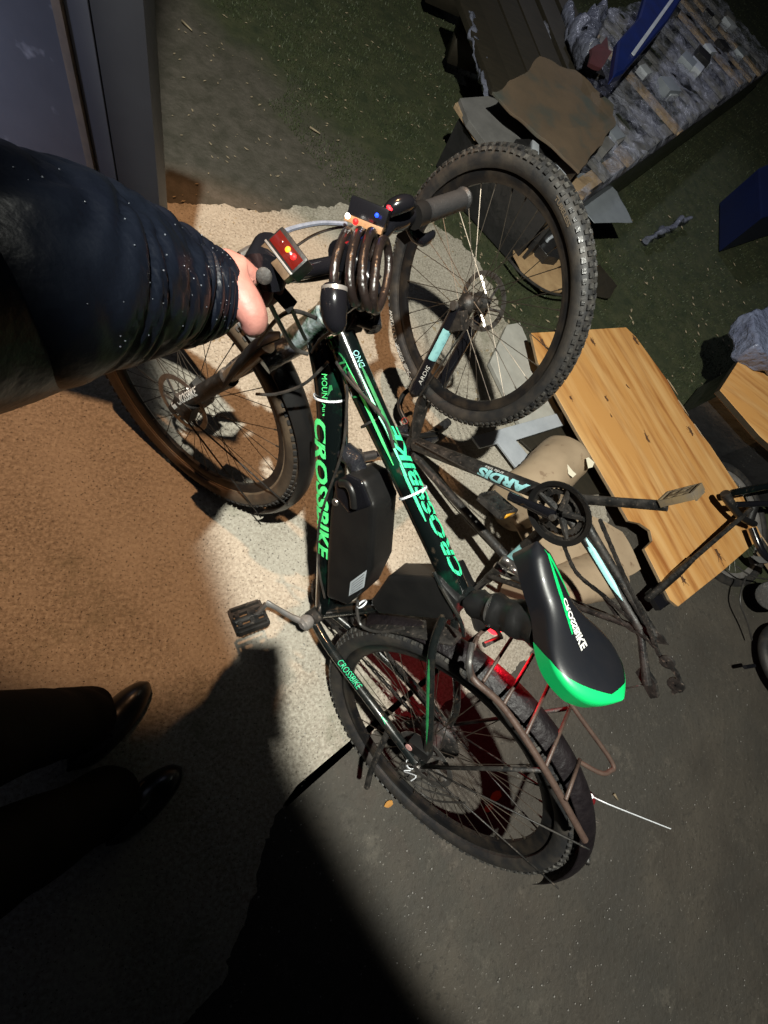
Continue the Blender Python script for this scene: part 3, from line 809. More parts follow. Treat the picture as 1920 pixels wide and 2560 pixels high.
def chain(parent, pts, closed=False, m=None, step=0.0127):
    pts = [V(p) for p in pts]; out = []
    if closed: pts = pts + [pts[0]]
    acc = 0; mb = MB(); k = 0
    dense = []
    for a, b_ in zip(pts, pts[1:]):
        n = max(1, int((b_ - a).length / 0.002))
        for i in range(n): dense.append(a.lerp(b_, i / n))
    d = 0; last = dense[0]; links = [dense[0]]
    for p in dense[1:]:
        if (p - links[-1]).length >= step: links.append(p)
    for i in range(len(links) - 1):
        a, b_ = links[i], links[i + 1]; t = (b_ - a).normalized(); y = V((0, 1, 0)); n = t.cross(y).normalized(); R = Matrix((t, n, y)).transposed(); off = 0.0035 if i % 2 else 0.0024
        for s in (-1, 1): mb.box((a + b_) / 2 + y * off * s, (0.015, 0.0085, 0.0012), R)
        mb.tube([a - y * 0.0032, a + y * 0.0032], 0.0035, 6)
    o = mb.build('chain', m or M['muddy_black'], parent, smooth=False); return o


def ring_tangent_chain(c1, r1, c2, r2, y):
    pts = []
    for k in range(17): a = -PI / 2 + PI * k / 16; pts.append(V(c1) + V((r1 * math.cos(a), 0, r1 * math.sin(a))))
    for k in range(13): a = PI / 2 + PI * k / 12; pts.append(V(c2) + V((r2 * math.cos(a), 0, r2 * math.sin(a))))
    for p in pts: p.y = y
    return pts


chain(bike, ring_tangent_chain(BB, 0.066, RH, 0.04, -0.038), True)
# rear derailleur on the right
q = MB(); q.box(RH + V((0.015, -0.085, -0.06)), (0.03, 0.03, 0.06)); q.tube([RH + V((0.0, -0.07, -0.01)), RH + V((0.015, -0.085, -0.06))], 0.012, 8)
q.prism([(-0.012, 0), (0.012, 0), (0.016, -0.1), (-0.008, -0.1)], RH + V((0.02, -0.06, -0.06)), (1, 0, 0), (0, 0, 1), (0, 1, 0), -0.002, 0.002)
q.build('derailleur', M['muddy_black'], bike, bevel=0.002)
# brake caliper and hub wiring at the left dropout
q = MB(); q.box(RH + V((0.045, 0.062, 0.045)), (0.055, 0.028, 0.035), Matrix.Rotation(0.7, 3, 'Y')); q.tube([RH + V((0.03, 0.06, 0.06)), RH + V((0.07, 0.06, 0.03))], 0.009, 8)
q.build('brake_caliper', M['plastic'], bike, bevel=0.003)
q = MB().lathe([(0.001, 0.002), (0.009, 0.002), (0.009, 0.0)], RH + V((0.062, 0.078, 0.03)), (0, 1, 0), 14)
q.build('badge', mat('pink_badge', (0.55, 0.3, 0.28), None, rough=0.4), bike)
zip_tie(bike, RH + V((0.01, 0.07, -0.02)), (0.3, 0, 1), 0.012, [RH + V((0.0, 0.082, -0.02)), RH + V((0.005, 0.09, -0.035)), bp(1040, 1940, 0.10), bp(1028, 1952, 0.105)])
for k in range(3):
    MB().tube(crv([RH + V((0.0, 0.07, 0.0)), RH + V((0.02, 0.085, -0.02 - 0.01 * k)), RH + V((-0.03 - 0.03 * k, 0.07, -0.05)), RH + V((-0.10, 0.045 + 0.01 * k, 0.02 + 0.03 * k))], 6), 0.0022, 6).build('cable', M['cable'], bike)

# wheels
I4 = Matrix.Identity(4)
wheel(bike, RH, I4, M['tyre_wet'], M['tyre'], M['rim'], M['spoke'], disc=0.045, cassette=True, hubr=0.026, label='rear wheel with knobbly tyre on the dark ground', seed=2)
wheel(bike, FH, ST, M['tyre'], M['brown_tyre'], M['rim'], M['spoke'], disc=0.04, label='front wheel with muddy tyre and pale rim edge', rim_line=M['rim_line'], seed=3)
q = MB()
for (a, r0, side) in ((0.3, 0.05, 1), (2.2, 0.04, 1), (4.1, 0.05, 1)):
    pass
mudguard('mudguard', bike, RH, I4, 0.382, -2.95, -0.25, 0.062, M['red_paint'])
mudguard('mudguard', bike, FH, ST, 0.380, -3.70, -1.75, 0.066, M['plastic'])
# flat splash blade under the controller
q = MB(); q.tube(crv([bp(905, 1555), bp(960, 1550), bp(1060, 1568), bp(1145, 1600)], 6), [0.004 + 0.004 * math.sin(PI * i / 18) for i in range(19)], 10, flat=(1, 5.0), up=(0, 0, 1))
q.build('splash_blade', M['muddy_black'], bike)
# mudguard stays
for s in (-1, 1):
    for a in (-2.75, -2.2):
        MB().tube([RH + V((0, 0.064 * s, 0)), RH + V((0.38 * math.cos(-a), 0.03 * s, 0.38 * math.sin(-a)))], 0.002, 6).build('guard_stay', M['muddy_black'], bike)
q = MB(); q.tube([st(FH + V((0, 0.06, 0))), st(FH + V((-0.33, 0.032, -0.18)))], 0.0022, 6); q.build('guard_stay', M['muddy_black'], bike)
q = MB(); q.tube([st(FH + V((0, 0.06, 0))), st(FH + V((-0.37, 0.032, -0.02)))], 0.0022, 6); q.build('guard_stay', M['muddy_black'], bike)

# fork
crown = HT0 - AX * 0.03
fz = 0.44
up0 = A0 + AX * 0.405
q = MB(); q.tube([st(up0 + V((0, -0.07, 0)) - AX * 0.005), st(up0 + V((0, -0.04, 0)) + AX * 0.012), st(up0 + AX * 0.02), st(up0 + V((0, 0.04, 0)) + AX * 0.012), st(up0 + V((0, 0.07, 0)) - AX * 0.005)], [0.021, 0.021, 0.024, 0.021, 0.021], 14)
fork = q.build('fork_crown', M['tape'], bike)
for s in (-1, 1):
    y = 0.064 * s; off = V((0.9548, 0, 0.2972)) * 0.022
    top = up0 + V((0, y, 0)) + off; axl = FH + V((0, y, 0))
    MB().tube([st(top + AX * 0.03), st(top - AX * 0.16)], 0.0150, 16).build('stanchion', M['chrome_mud'], fork)
    lt = top - AX * 0.13; q = MB()
    q.tube([st(lt), st(lt - AX * 0.015), st(lt - AX * 0.02), st(axl + AX * 0.03), st(axl)], [0.0215, 0.0215, 0.0195, 0.0185, 0.014], 18)
    q.tube([st(axl - V((0, 0.012, 0))), st(axl + V((0, 0.012, 0)))], 0.012, 12)
    leg = q.build('fork_leg', M['muddy_black'], fork)
    if s > 0:
        tube_text('lettering', 'CROSSBIKE', st(axl + AX * 0.05), st(lt), 0.0195, CL1, 0.012, 0.021, 0.10, M['white_print'], leg, turn=0.35, shear=0.1, bold=0.02)
        stripe('stripe', st(axl + AX * 0.030), st(axl + AX * 0.050), 0.0195, 0.03, M['white_print'], leg, cl=CL1, taper=False)
    else: pass
lt = up0 - AX * 0.15
q = MB(); q.tube(crv([st(lt + V((0.02, -0.064, 0))), st(lt + V((0.035, -0.05, 0)) + AX * 0.03), st(lt + V((0.04, 0, 0)) + AX * 0.04), st(lt + V((0.035, 0.05, 0)) + AX * 0.03), st(lt + V((0.02, 0.064, 0)))], 5), 0.011, 10)
q.build('fork_arch', M['muddy_black'], fork)
q = MB(); q.box(st(FH + V((-0.03, 0.07, 0.05))), (0.055, 0.028, 0.055), ST.to_3x3()); q.build('brake_caliper', M['muddy_black'], bike, bevel=0.003)
q = MB(); q.box(st(FH + V((0, -0.02, 0))), (0.06, 0.04, 0.06), ST.to_3x3()); me = q.mesh('mud', 0.006); lumps(me, 0.012, 40); link('mud_clump', me, M['muddy_black'], bike)
# second small guard on the crown, seen below the sleeve
q = MB(); q.tube(crv([bp(700, 838, 0.06), bp(650, 855, 0.08), bp(600, 905, 0.09), bp(560, 965, 0.09)], 6), [0.003 + 0.010 * math.sin(PI * (i + 3) / 24) for i in range(19)], 10, flat=(0.5, 1.4))
q.build('guard_blade', M['plastic'], bike)

# steerer, stem, handlebar
hb0 = V((0.9042, 0, 0.979))                                   # bar clamp (unsteered)
q = MB(); ht = A0 + AX * 0.66
HTt = HT1 + (HT1 - HT0).normalized() * 0.02
q.tube([HTt - AX * 0.01, HTt + AX * 0.02, st(ht)], [0.021, 0.019, 0.017], 16)
q.tube([st(ht - AX * 0.005), st(hb0)], [0.021, 0.017], 14)
q.tube([st(hb0 + V((0, -0.025, 0))), st(hb0 + V((0, 0.025, 0)))], 0.022, 16)
q.build('stem', M['bright_black'], bike, bevel=0.0)
GR1, GR0 = wl(PD(1160, 497, 0.86)), wl(PD(1060, 532, 0.80))
GL0, GL1 = wl(PD(655, 700, 0.60)), wl(PD(560, 740, 0.55))
SH = wl(PD(1005, 537, 0.785)); BC = st(hb0)
bar = crv([GR0, SH, wl(PD(958, 580, 0.755)), wl(PD(905, 640, 0.735)), BC.lerp(wl(PD(868, 658, 0.72)), 0.8), wl(PD(800, 668, 0.69)), wl(PD(730, 682, 0.645)), GL0], 8)
MB().tube(bar, 0.0125, 14).build('handlebar', M['bright_black'], bike)
gd = (GR1 - GR0).normalized()
g = MB(); gp = []; gr_ = []
for i in range(25):
    t = i / 24; gp.append(GR0.lerp(GR1, t)); gr_.append(0.0172 + (0.0012 if i % 2 else 0) + (0.002 if i in (0, 23, 24) else 0))
g.tube(gp, gr_, 20); g.build('grip', M['grip'], bike)
MB().tube([GL0.lerp(GL1, i / 10) for i in range(11)], 0.0165, 16).build('grip', M['grip'], bike)
# shifter and brake lever at the right
q = MB(); q.tube([GR0 - gd * 0.004, GR0 - gd * 0.030], [0.021, 0.021], 16); q.build('throttle_ring', M['plastic'], bike)
q = MB(); q.tube([SH + gd * 0.02, SH - gd * 0.02, wl(PD(958, 560, 0.76))], [0.022, 0.024, 0.017], 14); me = q.mesh('s', 0); lumps(me, 0.004, 60)
sh = link('shifter', me, M['bright_black'], bike)
q = MB(); q.tube(crv([wl(PD(965, 535, 0.74)), wl(PD(985, 518, 0.735)), wl(PD(1015, 508, 0.74)), wl(PD(1030, 512, 0.76))], 5), [0.009 + 0.005 * math.sin(PI * i / 15) for i in range(16)], 10); q.build('shift_pod', M['bright_black'], bike)
MB().box(wl(PD(974, 520, 0.722)), (0.008, 0.006, 0.003)).build('gear_window', M['red_glow'], sh)
q = MB(); q.tube(crv([wl(PD(1020, 560, 0.82)), wl(PD(1040, 590, 0.84)), wl(PD(1062, 600, 0.85)), wl(PD(1084, 584, 0.86))], 6), [0.010, 0.010, 0.010, 0.0105, 0.011, 0.0115, 0.012, 0.012, 0.012, 0.012, 0.0125, 0.013, 0.013, 0.0125, 0.012, 0.011, 0.010, 0.009, 0.007], 12, flat=(1, 0.7)); q.build('brake_lever', M['bright_black'], bike)
q = MB().add([wl(PD(u, v, d)) for u, v, d in ((1005, 572, .83), (1040, 568, .83), (1030, 600, .85), (1012, 612, .86), (990, 590, .84))], [(0, 1, 2, 3, 4)]); q.build('lever_clamp', M['plastic'], bike)
# lamp unit beside the right shifter
LA, LB_ = wl(PD(868, 532, 0.72)), wl(PD(962, 570, 0.72)); ld = (LB_ - LA).normalized(); ln = (CL1 - LA); ln = (ln - ld * ln.dot(ld)).normalized(); lu = ld.cross(ln)
R3 = Matrix((ld, lu, ln)).transposed()
lamp = MB().box((LA + LB_) / 2 - lu * 0.0 + ln * -0.012 + lu * -0.010, ((LB_ - LA).length, 0.032, 0.03), R3).build('bar_lamp', M['bright_black'], bike, bevel=0.005)
MB().box((LA + LB_) / 2 + lu * 0.006 + ln * 0.006, ((LB_ - LA).length * 0.98, 0.010, 0.012), R3).build('side_trim', M['wood_trim'], lamp, bevel=0.001)


def led(px, d, r, m, parent, name='led'):
    r *= 0.75
    c = wl(PD(*px, d)); n = (CL1 - c).normalized(); return MB().lathe([(r, -0.003), (r, 0.001), (r * 0.7, 0.0026), (0.0003, 0.0034)], c, n, 14).build(name, m, parent)


led((889, 554), 0.672, 0.0060, M['red_led'], lamp); led((869, 540), 0.680, 0.0055, M['white_led'], lamp); led((942, 538), 0.694, 0.0042, M['blue_led'], lamp)
led((902, 585), 0.70, 0.003, M['blue_led'], lamp) if False else None
# battery gauge by the held grip
D0, D1, D2, D3 = (wl(PD(u, v, 0.535)) for u, v in ((668, 592), (707, 584), (757, 655), (735, 676)))
gc = (D0 + D1 + D2 + D3) / 4; gx_ = ((D2 - D1) + (D3 - D0)).normalized(); gn = (CL1 - gc); gn = (gn - gx_ * gn.dot(gx_)).normalized(); gyv = gn.cross(gx_); gn = (gn * 0.86 - gyv * -0.5).normalized() if False else gn
R4 = Matrix((gx_, gyv, gn)).transposed()
gau = MB().box(gc - gn * 0.012 - gyv * 0.0, (0.052, 0.028, 0.026), R4).build('battery_gauge', M['plastic'], bike, bevel=0.005)
MB().box(gc + gn * 0.0012 - gyv * 0.0125, (0.052, 0.0028, 0.003), R4).build('silver_edge', M['silver'], gau, bevel=0.001)
MB().box(gc + gn * 0.0012 + gyv * 0.000, (0.045, 0.017, 0.0016), R4).build('window', M['display'], gau)
for k, (t, mm, r) in enumerate(((-0.010, None, 0.0035), (0.001, 'amber_led', 0.0036), (0.012, 'red_led', 0.0036))):
    MB().lathe([(r, 0), (r * 0.7, 0.0012), (0.0002, 0.0018)], gc + gn * 0.0022 + gx_ * t + gyv * 0.002, gn, 14).build('led', M[mm] if mm else M['display'], gau)
th_c = wl(PD(668, 668, 0.56))
q = MB(); q.tube([wl(PD(676, 622, 0.575)), th_c, wl(PD(668, 712, 0.575))], [0.022, 0.030, 0.022], 18); me = q.mesh('b', 0.0)
thr = link('throttle', me, M['bright_black'], bike)
MB().lathe([(0.009, 0), (0.0095, 0.002), (0.007, 0.0035), (0.0003, 0.003)], wl(PD(660, 690, 0.532)), (CL1 - th_c), 18).build('button', M['muddy_black'], thr)
MB().box(gc - gn * 0.006 - gyv * 0.018, (0.05, 0.012, 0.014), R4).build('side_trim', M['chrome_mud'], gau, bevel=0.002)
q = MB(); a_, b2 = wl(PD(690, 722, 0.60)), wl(PD(728, 765, 0.62)); dd = (b2 - a_).normalized(); q.tube([a_, b2], [0.012, 0.012], 4, flat=(1, 1.5)); q.build('flap', M['plastic'], bike, smooth=False)
# brake lever under the held grip
q = MB(); q.tube(crv([wl(PD(735, 690, 0.63)), wl(PD(690, 640, 0.62)), wl(PD(640, 622, 0.60)), wl(PD(600, 640, 0.59))], 6), 0.006, 8); q.build('brake_lever', M['steel'], bike)
# handlebar cables
for pts, r, mm in (
        ([PD(690, 592, .60), PD(730, 572, .62), PD(800, 558, .67), PD(865, 560, .71)], 0.0035, 'clear_cable'),
        ([PD(735, 620, .66), PD(780, 590, .68), PD(830, 572, .70), PD(880, 565, .72)], 0.002, 'cable'),
        ([PD(668, 745, .60), PD(700, 810, .66), PD(735, 870, .74), PD(770, 885, .76)], 0.0035, 'cable'),
        ([PD(728, 770, .63), PD(750, 820, .70), PD(765, 850, .74)], 0.003, 'cable'),
        ([PD(645, 860, .80), PD(690, 800, .72), PD(735, 778, .70), PD(790, 795, .74)], 0.0035, 'cable'),
        ([PD(690, 698, .63), PD(760, 700, .68), PD(830, 690, .72)], 0.004, 'cable'),
        ([PD(940, 600, .74), PD(925, 700, .78), PD(905, 790, .82), PD(850, 860, .86), PD(800, 900, .90)], 0.003, 'cable'),
        ([PD(905, 690, .75), PD(885, 790, .80), PD(845, 850, .84), PD(812, 900, .88)], 0.003, 'cable')):
    MB().tube(crv([wl(p) for p in pts], 8), r, 8).build('cable', M[mm], bike)
# knot of wiring in front of the head tube
for k, (u, v, d, s) in enumerate(((905, 770, .80, .028), (935, 745, .82, .026), (880, 800, .83, .024), (925, 800, .84, .022))):
    q = MB(); q.tube([wl(PD(u - 14, v - 22, d)), wl(PD(u, v, d)), wl(PD(u + 6, v + 24, d))], [s * .6, s, s * .55], 12); me = q.mesh('k', 0); lumps(me, 0.010, 45, k)
    link('connector', me, M['tape'] if k % 2 else M['plastic'], bike)
q = MB(); q.tube([wl(PD(895, 800, .80)), wl(PD(930, 812, .81))], 0.010, 12); q.build('bell', M['coil'], bike)

# saddle
SN, STl = V((0.357, -0.017, 0.915)), V((0.112, 0.062, 0.925))
sx_ = (SN - STl).normalized(); sz_ = V((0, 0, 1)); sz_ = (sz_ - sx_ * sz_.dot(sx_)).normalized(); sy_ = sz_.cross(sx_); SLn = (SN - STl).length
def saddle_surface(t, a):
    """t 0 tail .. 1 nose, a angle -1..1 across the top and down the sides"""
    wv = 0.079 * max(0.0, math.sin(PI * min(1, (t + 0.035) / 0.52) / 2 if t < 0.26 else PI / 2)) if t < 0.26 else None
    if t < 0.26: w = 0.079 * math.sqrt(max(0, 1 - ((0.26 - t) / 0.262) ** 2))
    elif t < 0.66: k = (t - 0.26) / 0.40; w = lerp(0.079, 0.031, (1 - math.cos(PI * k)) / 2)
    else: k = (t - 0.66) / 0.34; w = 0.031 * math.sqrt(max(0, 1 - (k * 0.998) ** 2.1)) + 0.0
    w = max(w, 0.0015)
    th = a * 1.9
    hgt = 0.030 if t > 0.1 else 0.02 + 0.1 * t
    y = w * math.sin(max(-PI / 2, min(PI / 2, th)) * 0.999)
    zc = 0.022 * (math.cos(min(abs(th), PI / 2)) ** 0.75) if abs(th) < PI / 2 else -(abs(th) - PI / 2) / (1.9 - PI / 2) * hgt
    if abs(th) > PI / 2: y *= 1 - 0.12 * (abs(th) - PI / 2) / (1.9 - PI / 2)
    z = zc + 0.012 * math.cos(t * PI * 2) * 0.5 - (0.008 if t > 0.9 else 0) * (t - 0.9) * 10
    z -= 0.010 * math.exp(-((abs(a) < 0.0001) * 0))* 0
    return STl + sx_ * (SLn * t) + sy_ * y + sz_ * z


NT, NA = 60, 40
sv = []; sf = []; fgreen = []
for i in range(NT + 1):
    for j in range(NA + 1): sv.append(tuple(saddle_surface(i / NT, -1 + 2 * j / NA)))
for i in range(NT):
    for j in range(NA): a = i * (NA + 1) + j; sf.append((a, a + NA + 1, a + NA + 2, a + 1))
me = bpy.data.meshes.new('saddle'); me.from_pydata(sv, [], sf); me.update()
saddle = link('saddle', me, M['saddle'], bike)


def saddle_patch(name, inside, m, lift=0.0009, n=(420, 300)):
    vs = {}; fs = []; vl = []
    def vid(i, j):
        if (i, j) not in vs:
            t, a = i / n[0], -1 + 2 * j / n[1]; p = saddle_surface(t, a); e = 0.004
            du = saddle_surface(min(1, t + e), a) - saddle_surface(max(0, t - e), a); dv = saddle_surface(t, min(1, a + e)) - saddle_surface(t, max(-1, a - e))
            nn = du.cross(dv); nn = nn.normalized() if nn.length > 1e-12 else sz_
            if nn.dot(sz_) < -0.2 and abs(a) < 0.8: nn = -nn
            c = STl + sx_ * (SLn * min(max(t, .1), .9)) - sz_ * 0.02
            if nn.dot(p - c) < 0: nn = -nn
            vs[(i, j)] = len(vl); vl.append(tuple(p + nn * lift))
        return vs[(i, j)]
    for i in range(n[0]):
        for j in range(n[1]):
            if inside((i + .5) / n[0], -1 + 2 * (j + .5) / n[1]): fs.append((vid(i, j), vid(i + 1, j), vid(i + 1, j + 1), vid(i, j + 1)))
    me = bpy.data.meshes.new(name); me.from_pydata(vl, [], fs); me.update(); return link(name, me, m, saddle)


def green_rear(t, a):      # a > 0 is the left side
    k = max(0, (a - 0.2) / 0.8) ** 1.25 * 0.40 if a > 0 else max(0, (-a - 0.35) / 0.65) ** 1.25 * 0.26
    return t < 0.055 + k


saddle_patch('green_panel', green_rear, M['saddle_green'])
def green_swoosh(t, a):
    if not 0.42 < t < 0.93: return False
    c = lerp(0.20, 0.02, ((t - 0.42) / 0.51) ** 0.8)
    wdt = 0.012 + 0.05 * math.sin(PI * (t - 0.42) / 0.51)
    return abs(a - c) < wdt or (0.62 < t < 0.9 and abs(a - (c - 0.42 * (0.9 - t) / 0.28 - 0.05)) < 0.06)


saddle_patch('green_stripe', green_swoosh, M['saddle_green'])
# saddle lettering laid on the surface
tm = text_mesh('CROSSBIKE', 1.0, 0, 0.2, 2, 0.035); xs = [v.co.x for v in tm.vertices]; ys = [v.co.y for v in tm.vertices]
for v in tm.vertices:
    s = (v.co.x - min(xs)) / (max(xs) - min(xs)); h = (v.co.y - min(ys)) / (max(ys) - min(ys))
    v.co = V((s, h, 0))
for v in tm.vertices:
    s, h = v.co.x, v.co.y
    t = 0.62 - 0.30 * s; a = 0.06 + 0.08 * s + 0.14 * (h - 0.5)
    a -= 0.02
    v.co = saddle_surface(t, a) + sz_ * 0.0014
link('lettering', tm, M['white_print'], saddle)
# seat post with a rag taped round it
SPt = STl + sx_ * (SLn * 0.45) - sz_ * 0.03
spd = (SPt - SC).normalized()
MB().tube([SC, SC.lerp(SPt, 0.5), SPt], 0.0155, 16).build('seat_post', M['bright_black'], bike)
rg = MB(); L3 = (SPt - SC); npt = 16
rg.tube([SC + L3 * (0.16 + 0.74 * i / npt) for i in range(npt + 1)], [0.024 + 0.012 * (i / npt) + 0.003 * math.sin(i * 1.3) for i in range(npt + 1)], 20); me = rg.mesh('r', 0); lumps(me, 0.006, 40)
link('taped_rag', me, M['plastic'], bike)
zip_tie(bike, SC + L3 * 0.42, spd, 0.031, m=M['steel'])
for s in (-1, 1):
    MB().tube(crv([STl + sx_ * (SLn * 0.12) + sy_ * 0.03 * s - sz_ * 0.02, STl + sx_ * (SLn * 0.3) + sy_ * 0.022 * s - sz_ * 0.038, STl + sx_ * (SLn * 0.62) + sy_ * 0.022 * s - sz_ * 0.036, STl + sx_ * (SLn * 0.85) + sy_ * 0.01 * s - sz_ * 0.015], 5), 0.0035, 8).build('saddle_rail', M['steel'], saddle)

# rear rack
RZ = 0.735
rR = [bz(1272, 1545, RZ), bz(1320, 1592, RZ), bz(1434, 1769, RZ), bz(1528, 1902, RZ - 0.01), bz(1524, 1928, RZ - 0.015), bz(1500, 1932, RZ - 0.02), bz(1446, 1903, RZ - 0.03)]
rL = [bz(1172, 1660, RZ - 0.03), bz(1186, 1700, RZ - 0.01), bz(1260, 1770, RZ), bz(1363, 1925, RZ), bz(1462, 2100, RZ - 0.03)]
rk = MB(); rk.tube(crv(rR, 6), 0.0048, 10); rack = rk.build('rear_rack', M['rust'], bike)
MB().tube(crv(rL, 6), 0.0068, 10).build('rail', M['rust'], rack)
for (a, b_) in (((1196, 1587), (1183, 1625)), ((1294, 1572), (1208, 1704)), ((1333, 1636), (1256, 1766)), ((1379, 1698), (1309, 1848)), ((1425, 1770), (1362, 1922)), ((1450, 1898), (1414, 2000))):
    MB().tube([bz(*a, RZ), bz(*b_, RZ)], 0.0036, 8).build('cross_rod', M['rust'], rack)
MB().tube(crv([bz(1272, 1545, RZ), bz(1235, 1560, RZ), bz(1195, 1590, RZ), bz(1174, 1640, RZ - 0.02)], 6), 0.004, 8).build('cross_rod', M['rust'], rack)
MB().tube([bz(1236, 1565, RZ + .01), bz(1252, 1592, RZ - 0.02), bz(1210, 1612, RZ - 0.03)], 0.006, 10).build('spring_clamp', M['steel'], rack)
MB().tube(crv([bz(1180, 1610, RZ), bz(1172, 1660, RZ), bz(1178, 1700, RZ - .02)], 5), 0.006, 8).build('bungee_hook', M['steel'], rack)
for s, e in ((1, bz(1363, 1925, RZ)), (-1, bz(1434, 1769, RZ))):
    MB().tube([RH + V((0, 0.07 * s, 0.01)), e], 0.0045, 8).build('rack_stay', M['muddy_black'], rack)
MB().tube([SC + V((-0.01, -0.02, -0.02)), bz(1290, 1560, RZ)], 0.005, 8).build('rack_stay', M['rust'], rack)
tl = bz(1472, 2000, 0.55)
MB().lathe([(0.001, 0.006), (0.014, 0.006), (0.017, 0.0), (0.017, -0.01)], tl, (-1, 0, 0), 16).build('rear_reflector', mat('red_reflector', (0.12, 0.01, 0.012), None, rough=0.2), bike)
MB().tube([tl, RH + V((-0.30, 0, 0.24))], 0.006, 8).build('bracket', M['muddy_black'], bike)
zt = [bz(1478, 1990, 0.60), bz(1520, 2010, 0.62), bz(1600, 2042, 0.60), bz(1676, 2072, 0.58)]
MB().tube(crv(zt, 6), 0.0022, 5, flat=(1, 0.5)).build('zip_tie', M['zip'], bike)
MB().box(zt[0], (0.008, 0.008, 0.006)).build('zip_head', M['zip'], bike, bevel=0.001)
# red tail lamp under the seat post
TLp = wl(PD(1285, 1556, 0.86)) + V((0, 0, -0.05))
tlo = MB().lathe([(0.001, 0.010), (0.010, 0.009), (0.015, 0.0), (0.015, -0.015), (0.001, -0.016)], TLp, (-1, 0, -0.3), 18).build('tail_lamp', M['red_glow'], bike)
tw = MW1 @ (TLp + V((-0.045, 0.0, -0.002)))
pl = bpy.data.lights.new('tail_light', 'SPOT'); pl.spot_size = math.radians(150); pl.spot_blend = 0.6; pl.energy = 2.6; pl.color = (1.0, 0.012, 0.03); pl.shadow_soft_size = 0.012
po = bpy.data.objects.new('tail_light', pl); COL.objects.link(po); po.location = tw; po.rotation_euler = (MW1.to_3x3() @ V((-1, -0.1, -0.55))).to_track_quat('-Z', 'Y').to_euler()
pl2 = bpy.data.lights.new('gauge_light', 'POINT'); pl2.energy = 0.006; pl2.color = (1.0, 0.03, 0.08); pl2.shadow_soft_size = 0.006
po2 = bpy.data.objects.new('gauge_light', pl2); COL.objects.link(po2); po2.location = PD(775, 660, 0.64)
# kickstand
MB().tube(crv([RH + V((0.10, 0.055, -0.04)), RH + V((0.03, 0.10, -0.14)), RH + V((-0.02, 0.12, -0.2))], 5), 0.008, 8).build('kickstand', M['muddy_black'], bike)

# ================================================================== COILED LOCK hanging over the stem
lock = empty('coiled_cable_lock', tuple(PD(880, 680, .72))); tag(lock, 'thick smoky brown coiled cable lock looped over the handlebar stem', 'bicycle lock')
lo = V(lock.location)
for k, (u0, v0, u1, v1, w_, d) in enumerate(((868, 580, 846, 742, 13, .660), (898, 578, 890, 758, 12, .655), (928, 580, 926, 770, 14, .660), (957, 600, 940, 776, 17, .672), (915, 585, 905, 768, 22, .70))):
    P = []
    for i in range(20):
        a = 2 * PI * i / 20; t = (1 - math.cos(a)) / 2; sd = math.sin(a)
        bow = -8 * math.sin(PI * t) * (1 if k < 3 else -0.6)
        P.append(PD(lerp(u0, u1, t) - w_ * sd + bow, lerp(v0, v1, t) + 8 * sd, d + 0.035 - 0.035 * sd + 0.012 * t) - lo)
    MB().tube(crv(P, 4, True), 0.0072, 14, closed=True).build('coil', M['coil'], lock)
P = [PD(838, 720, .66), PD(834, 750, .66), PD(838, 800, .67), PD(850, 818, .68)]
MB().tube(crv([p - lo for p in P], 6), [0.016, 0.018, 0.019, 0.0195, 0.020, 0.020, 0.0205, 0.0205, 0.0205, 0.020, 0.0195, 0.019, 0.0185, 0.018, 0.0175, 0.017, 0.016, 0.014, 0.008], 18).build('lock_barrel', M['bright_black'], lock)
MB().lathe([(0.0165, -0.004), (0.0195, -0.003), (0.0195, 0.003), (0.0165, 0.004)], PD(836, 724, .658) - lo, PD(838, 800, .67) - PD(838, 720, .66), 28, closed=True).build('steel_collar', M['silver'], lock)

# ================================================================== BICYCLE 2 (upside down, rear wheel missing)
MW2 = basis([[-0.4945970118453817, 0.8606123408672453, -0.12132680915865113], [0.8657117224186849, 0.5001872674208359, 0.01886560831121159], [0.07692210046855144, -0.09570316743492857, -0.9924333197764115]],
            (1.1671626304863132, 0.03782997549736111, 0.8583169019639015))
b2k = empty('upturned_bike', mw=MW2)
tag(b2k, 'black and pale blue bicycle standing upside down without its rear wheel', 'bicycle')
Mi2, CL2, bp, bz, wl = locals_of(MW2)
q2 = [0.327, -0.602, -1.941]
ha = math.radians(70 - 4.199)
# this bicycle's own steering geometry
AXs = V((-math.cos(math.radians(70 - 0)), 0, math.sin(math.radians(70))))
FH2 = V((1.061, 0.0, 0.315)); CR2 = bp(1070, 968); HA2 = bp(1058, 1008); HB2 = bp(1028, 1112)
BB2 = bp(1425, 1266); RH2 = V((0.0, 0, 0.355))
wheel(b2k, FH2, I4, M['tyre_wet'], M['tyre'], M['rim'], M['spoke'], disc=0.042, n_sp=36, R=0.350, label='raised front wheel with wet knobbly tread', seed=5)
q = MB(); q.tube([HA2, HB2], 0.0215, 18); q.build('head_tube', M['muddy_black'], b2k)
fd = (CR2 - bp(1192, 768)).normalized()
q = MB(); q.tube([CR2 + V((0, -0.068, 0)), CR2 + V((0, -0.03, 0)), CR2 + V((0, 0.03, 0)), CR2 + V((0, 0.068, 0))], 0.021, 14); q.tube([CR2, HA2], 0.022, 14); fk = q.build('fork_crown', M['plastic'], b2k)
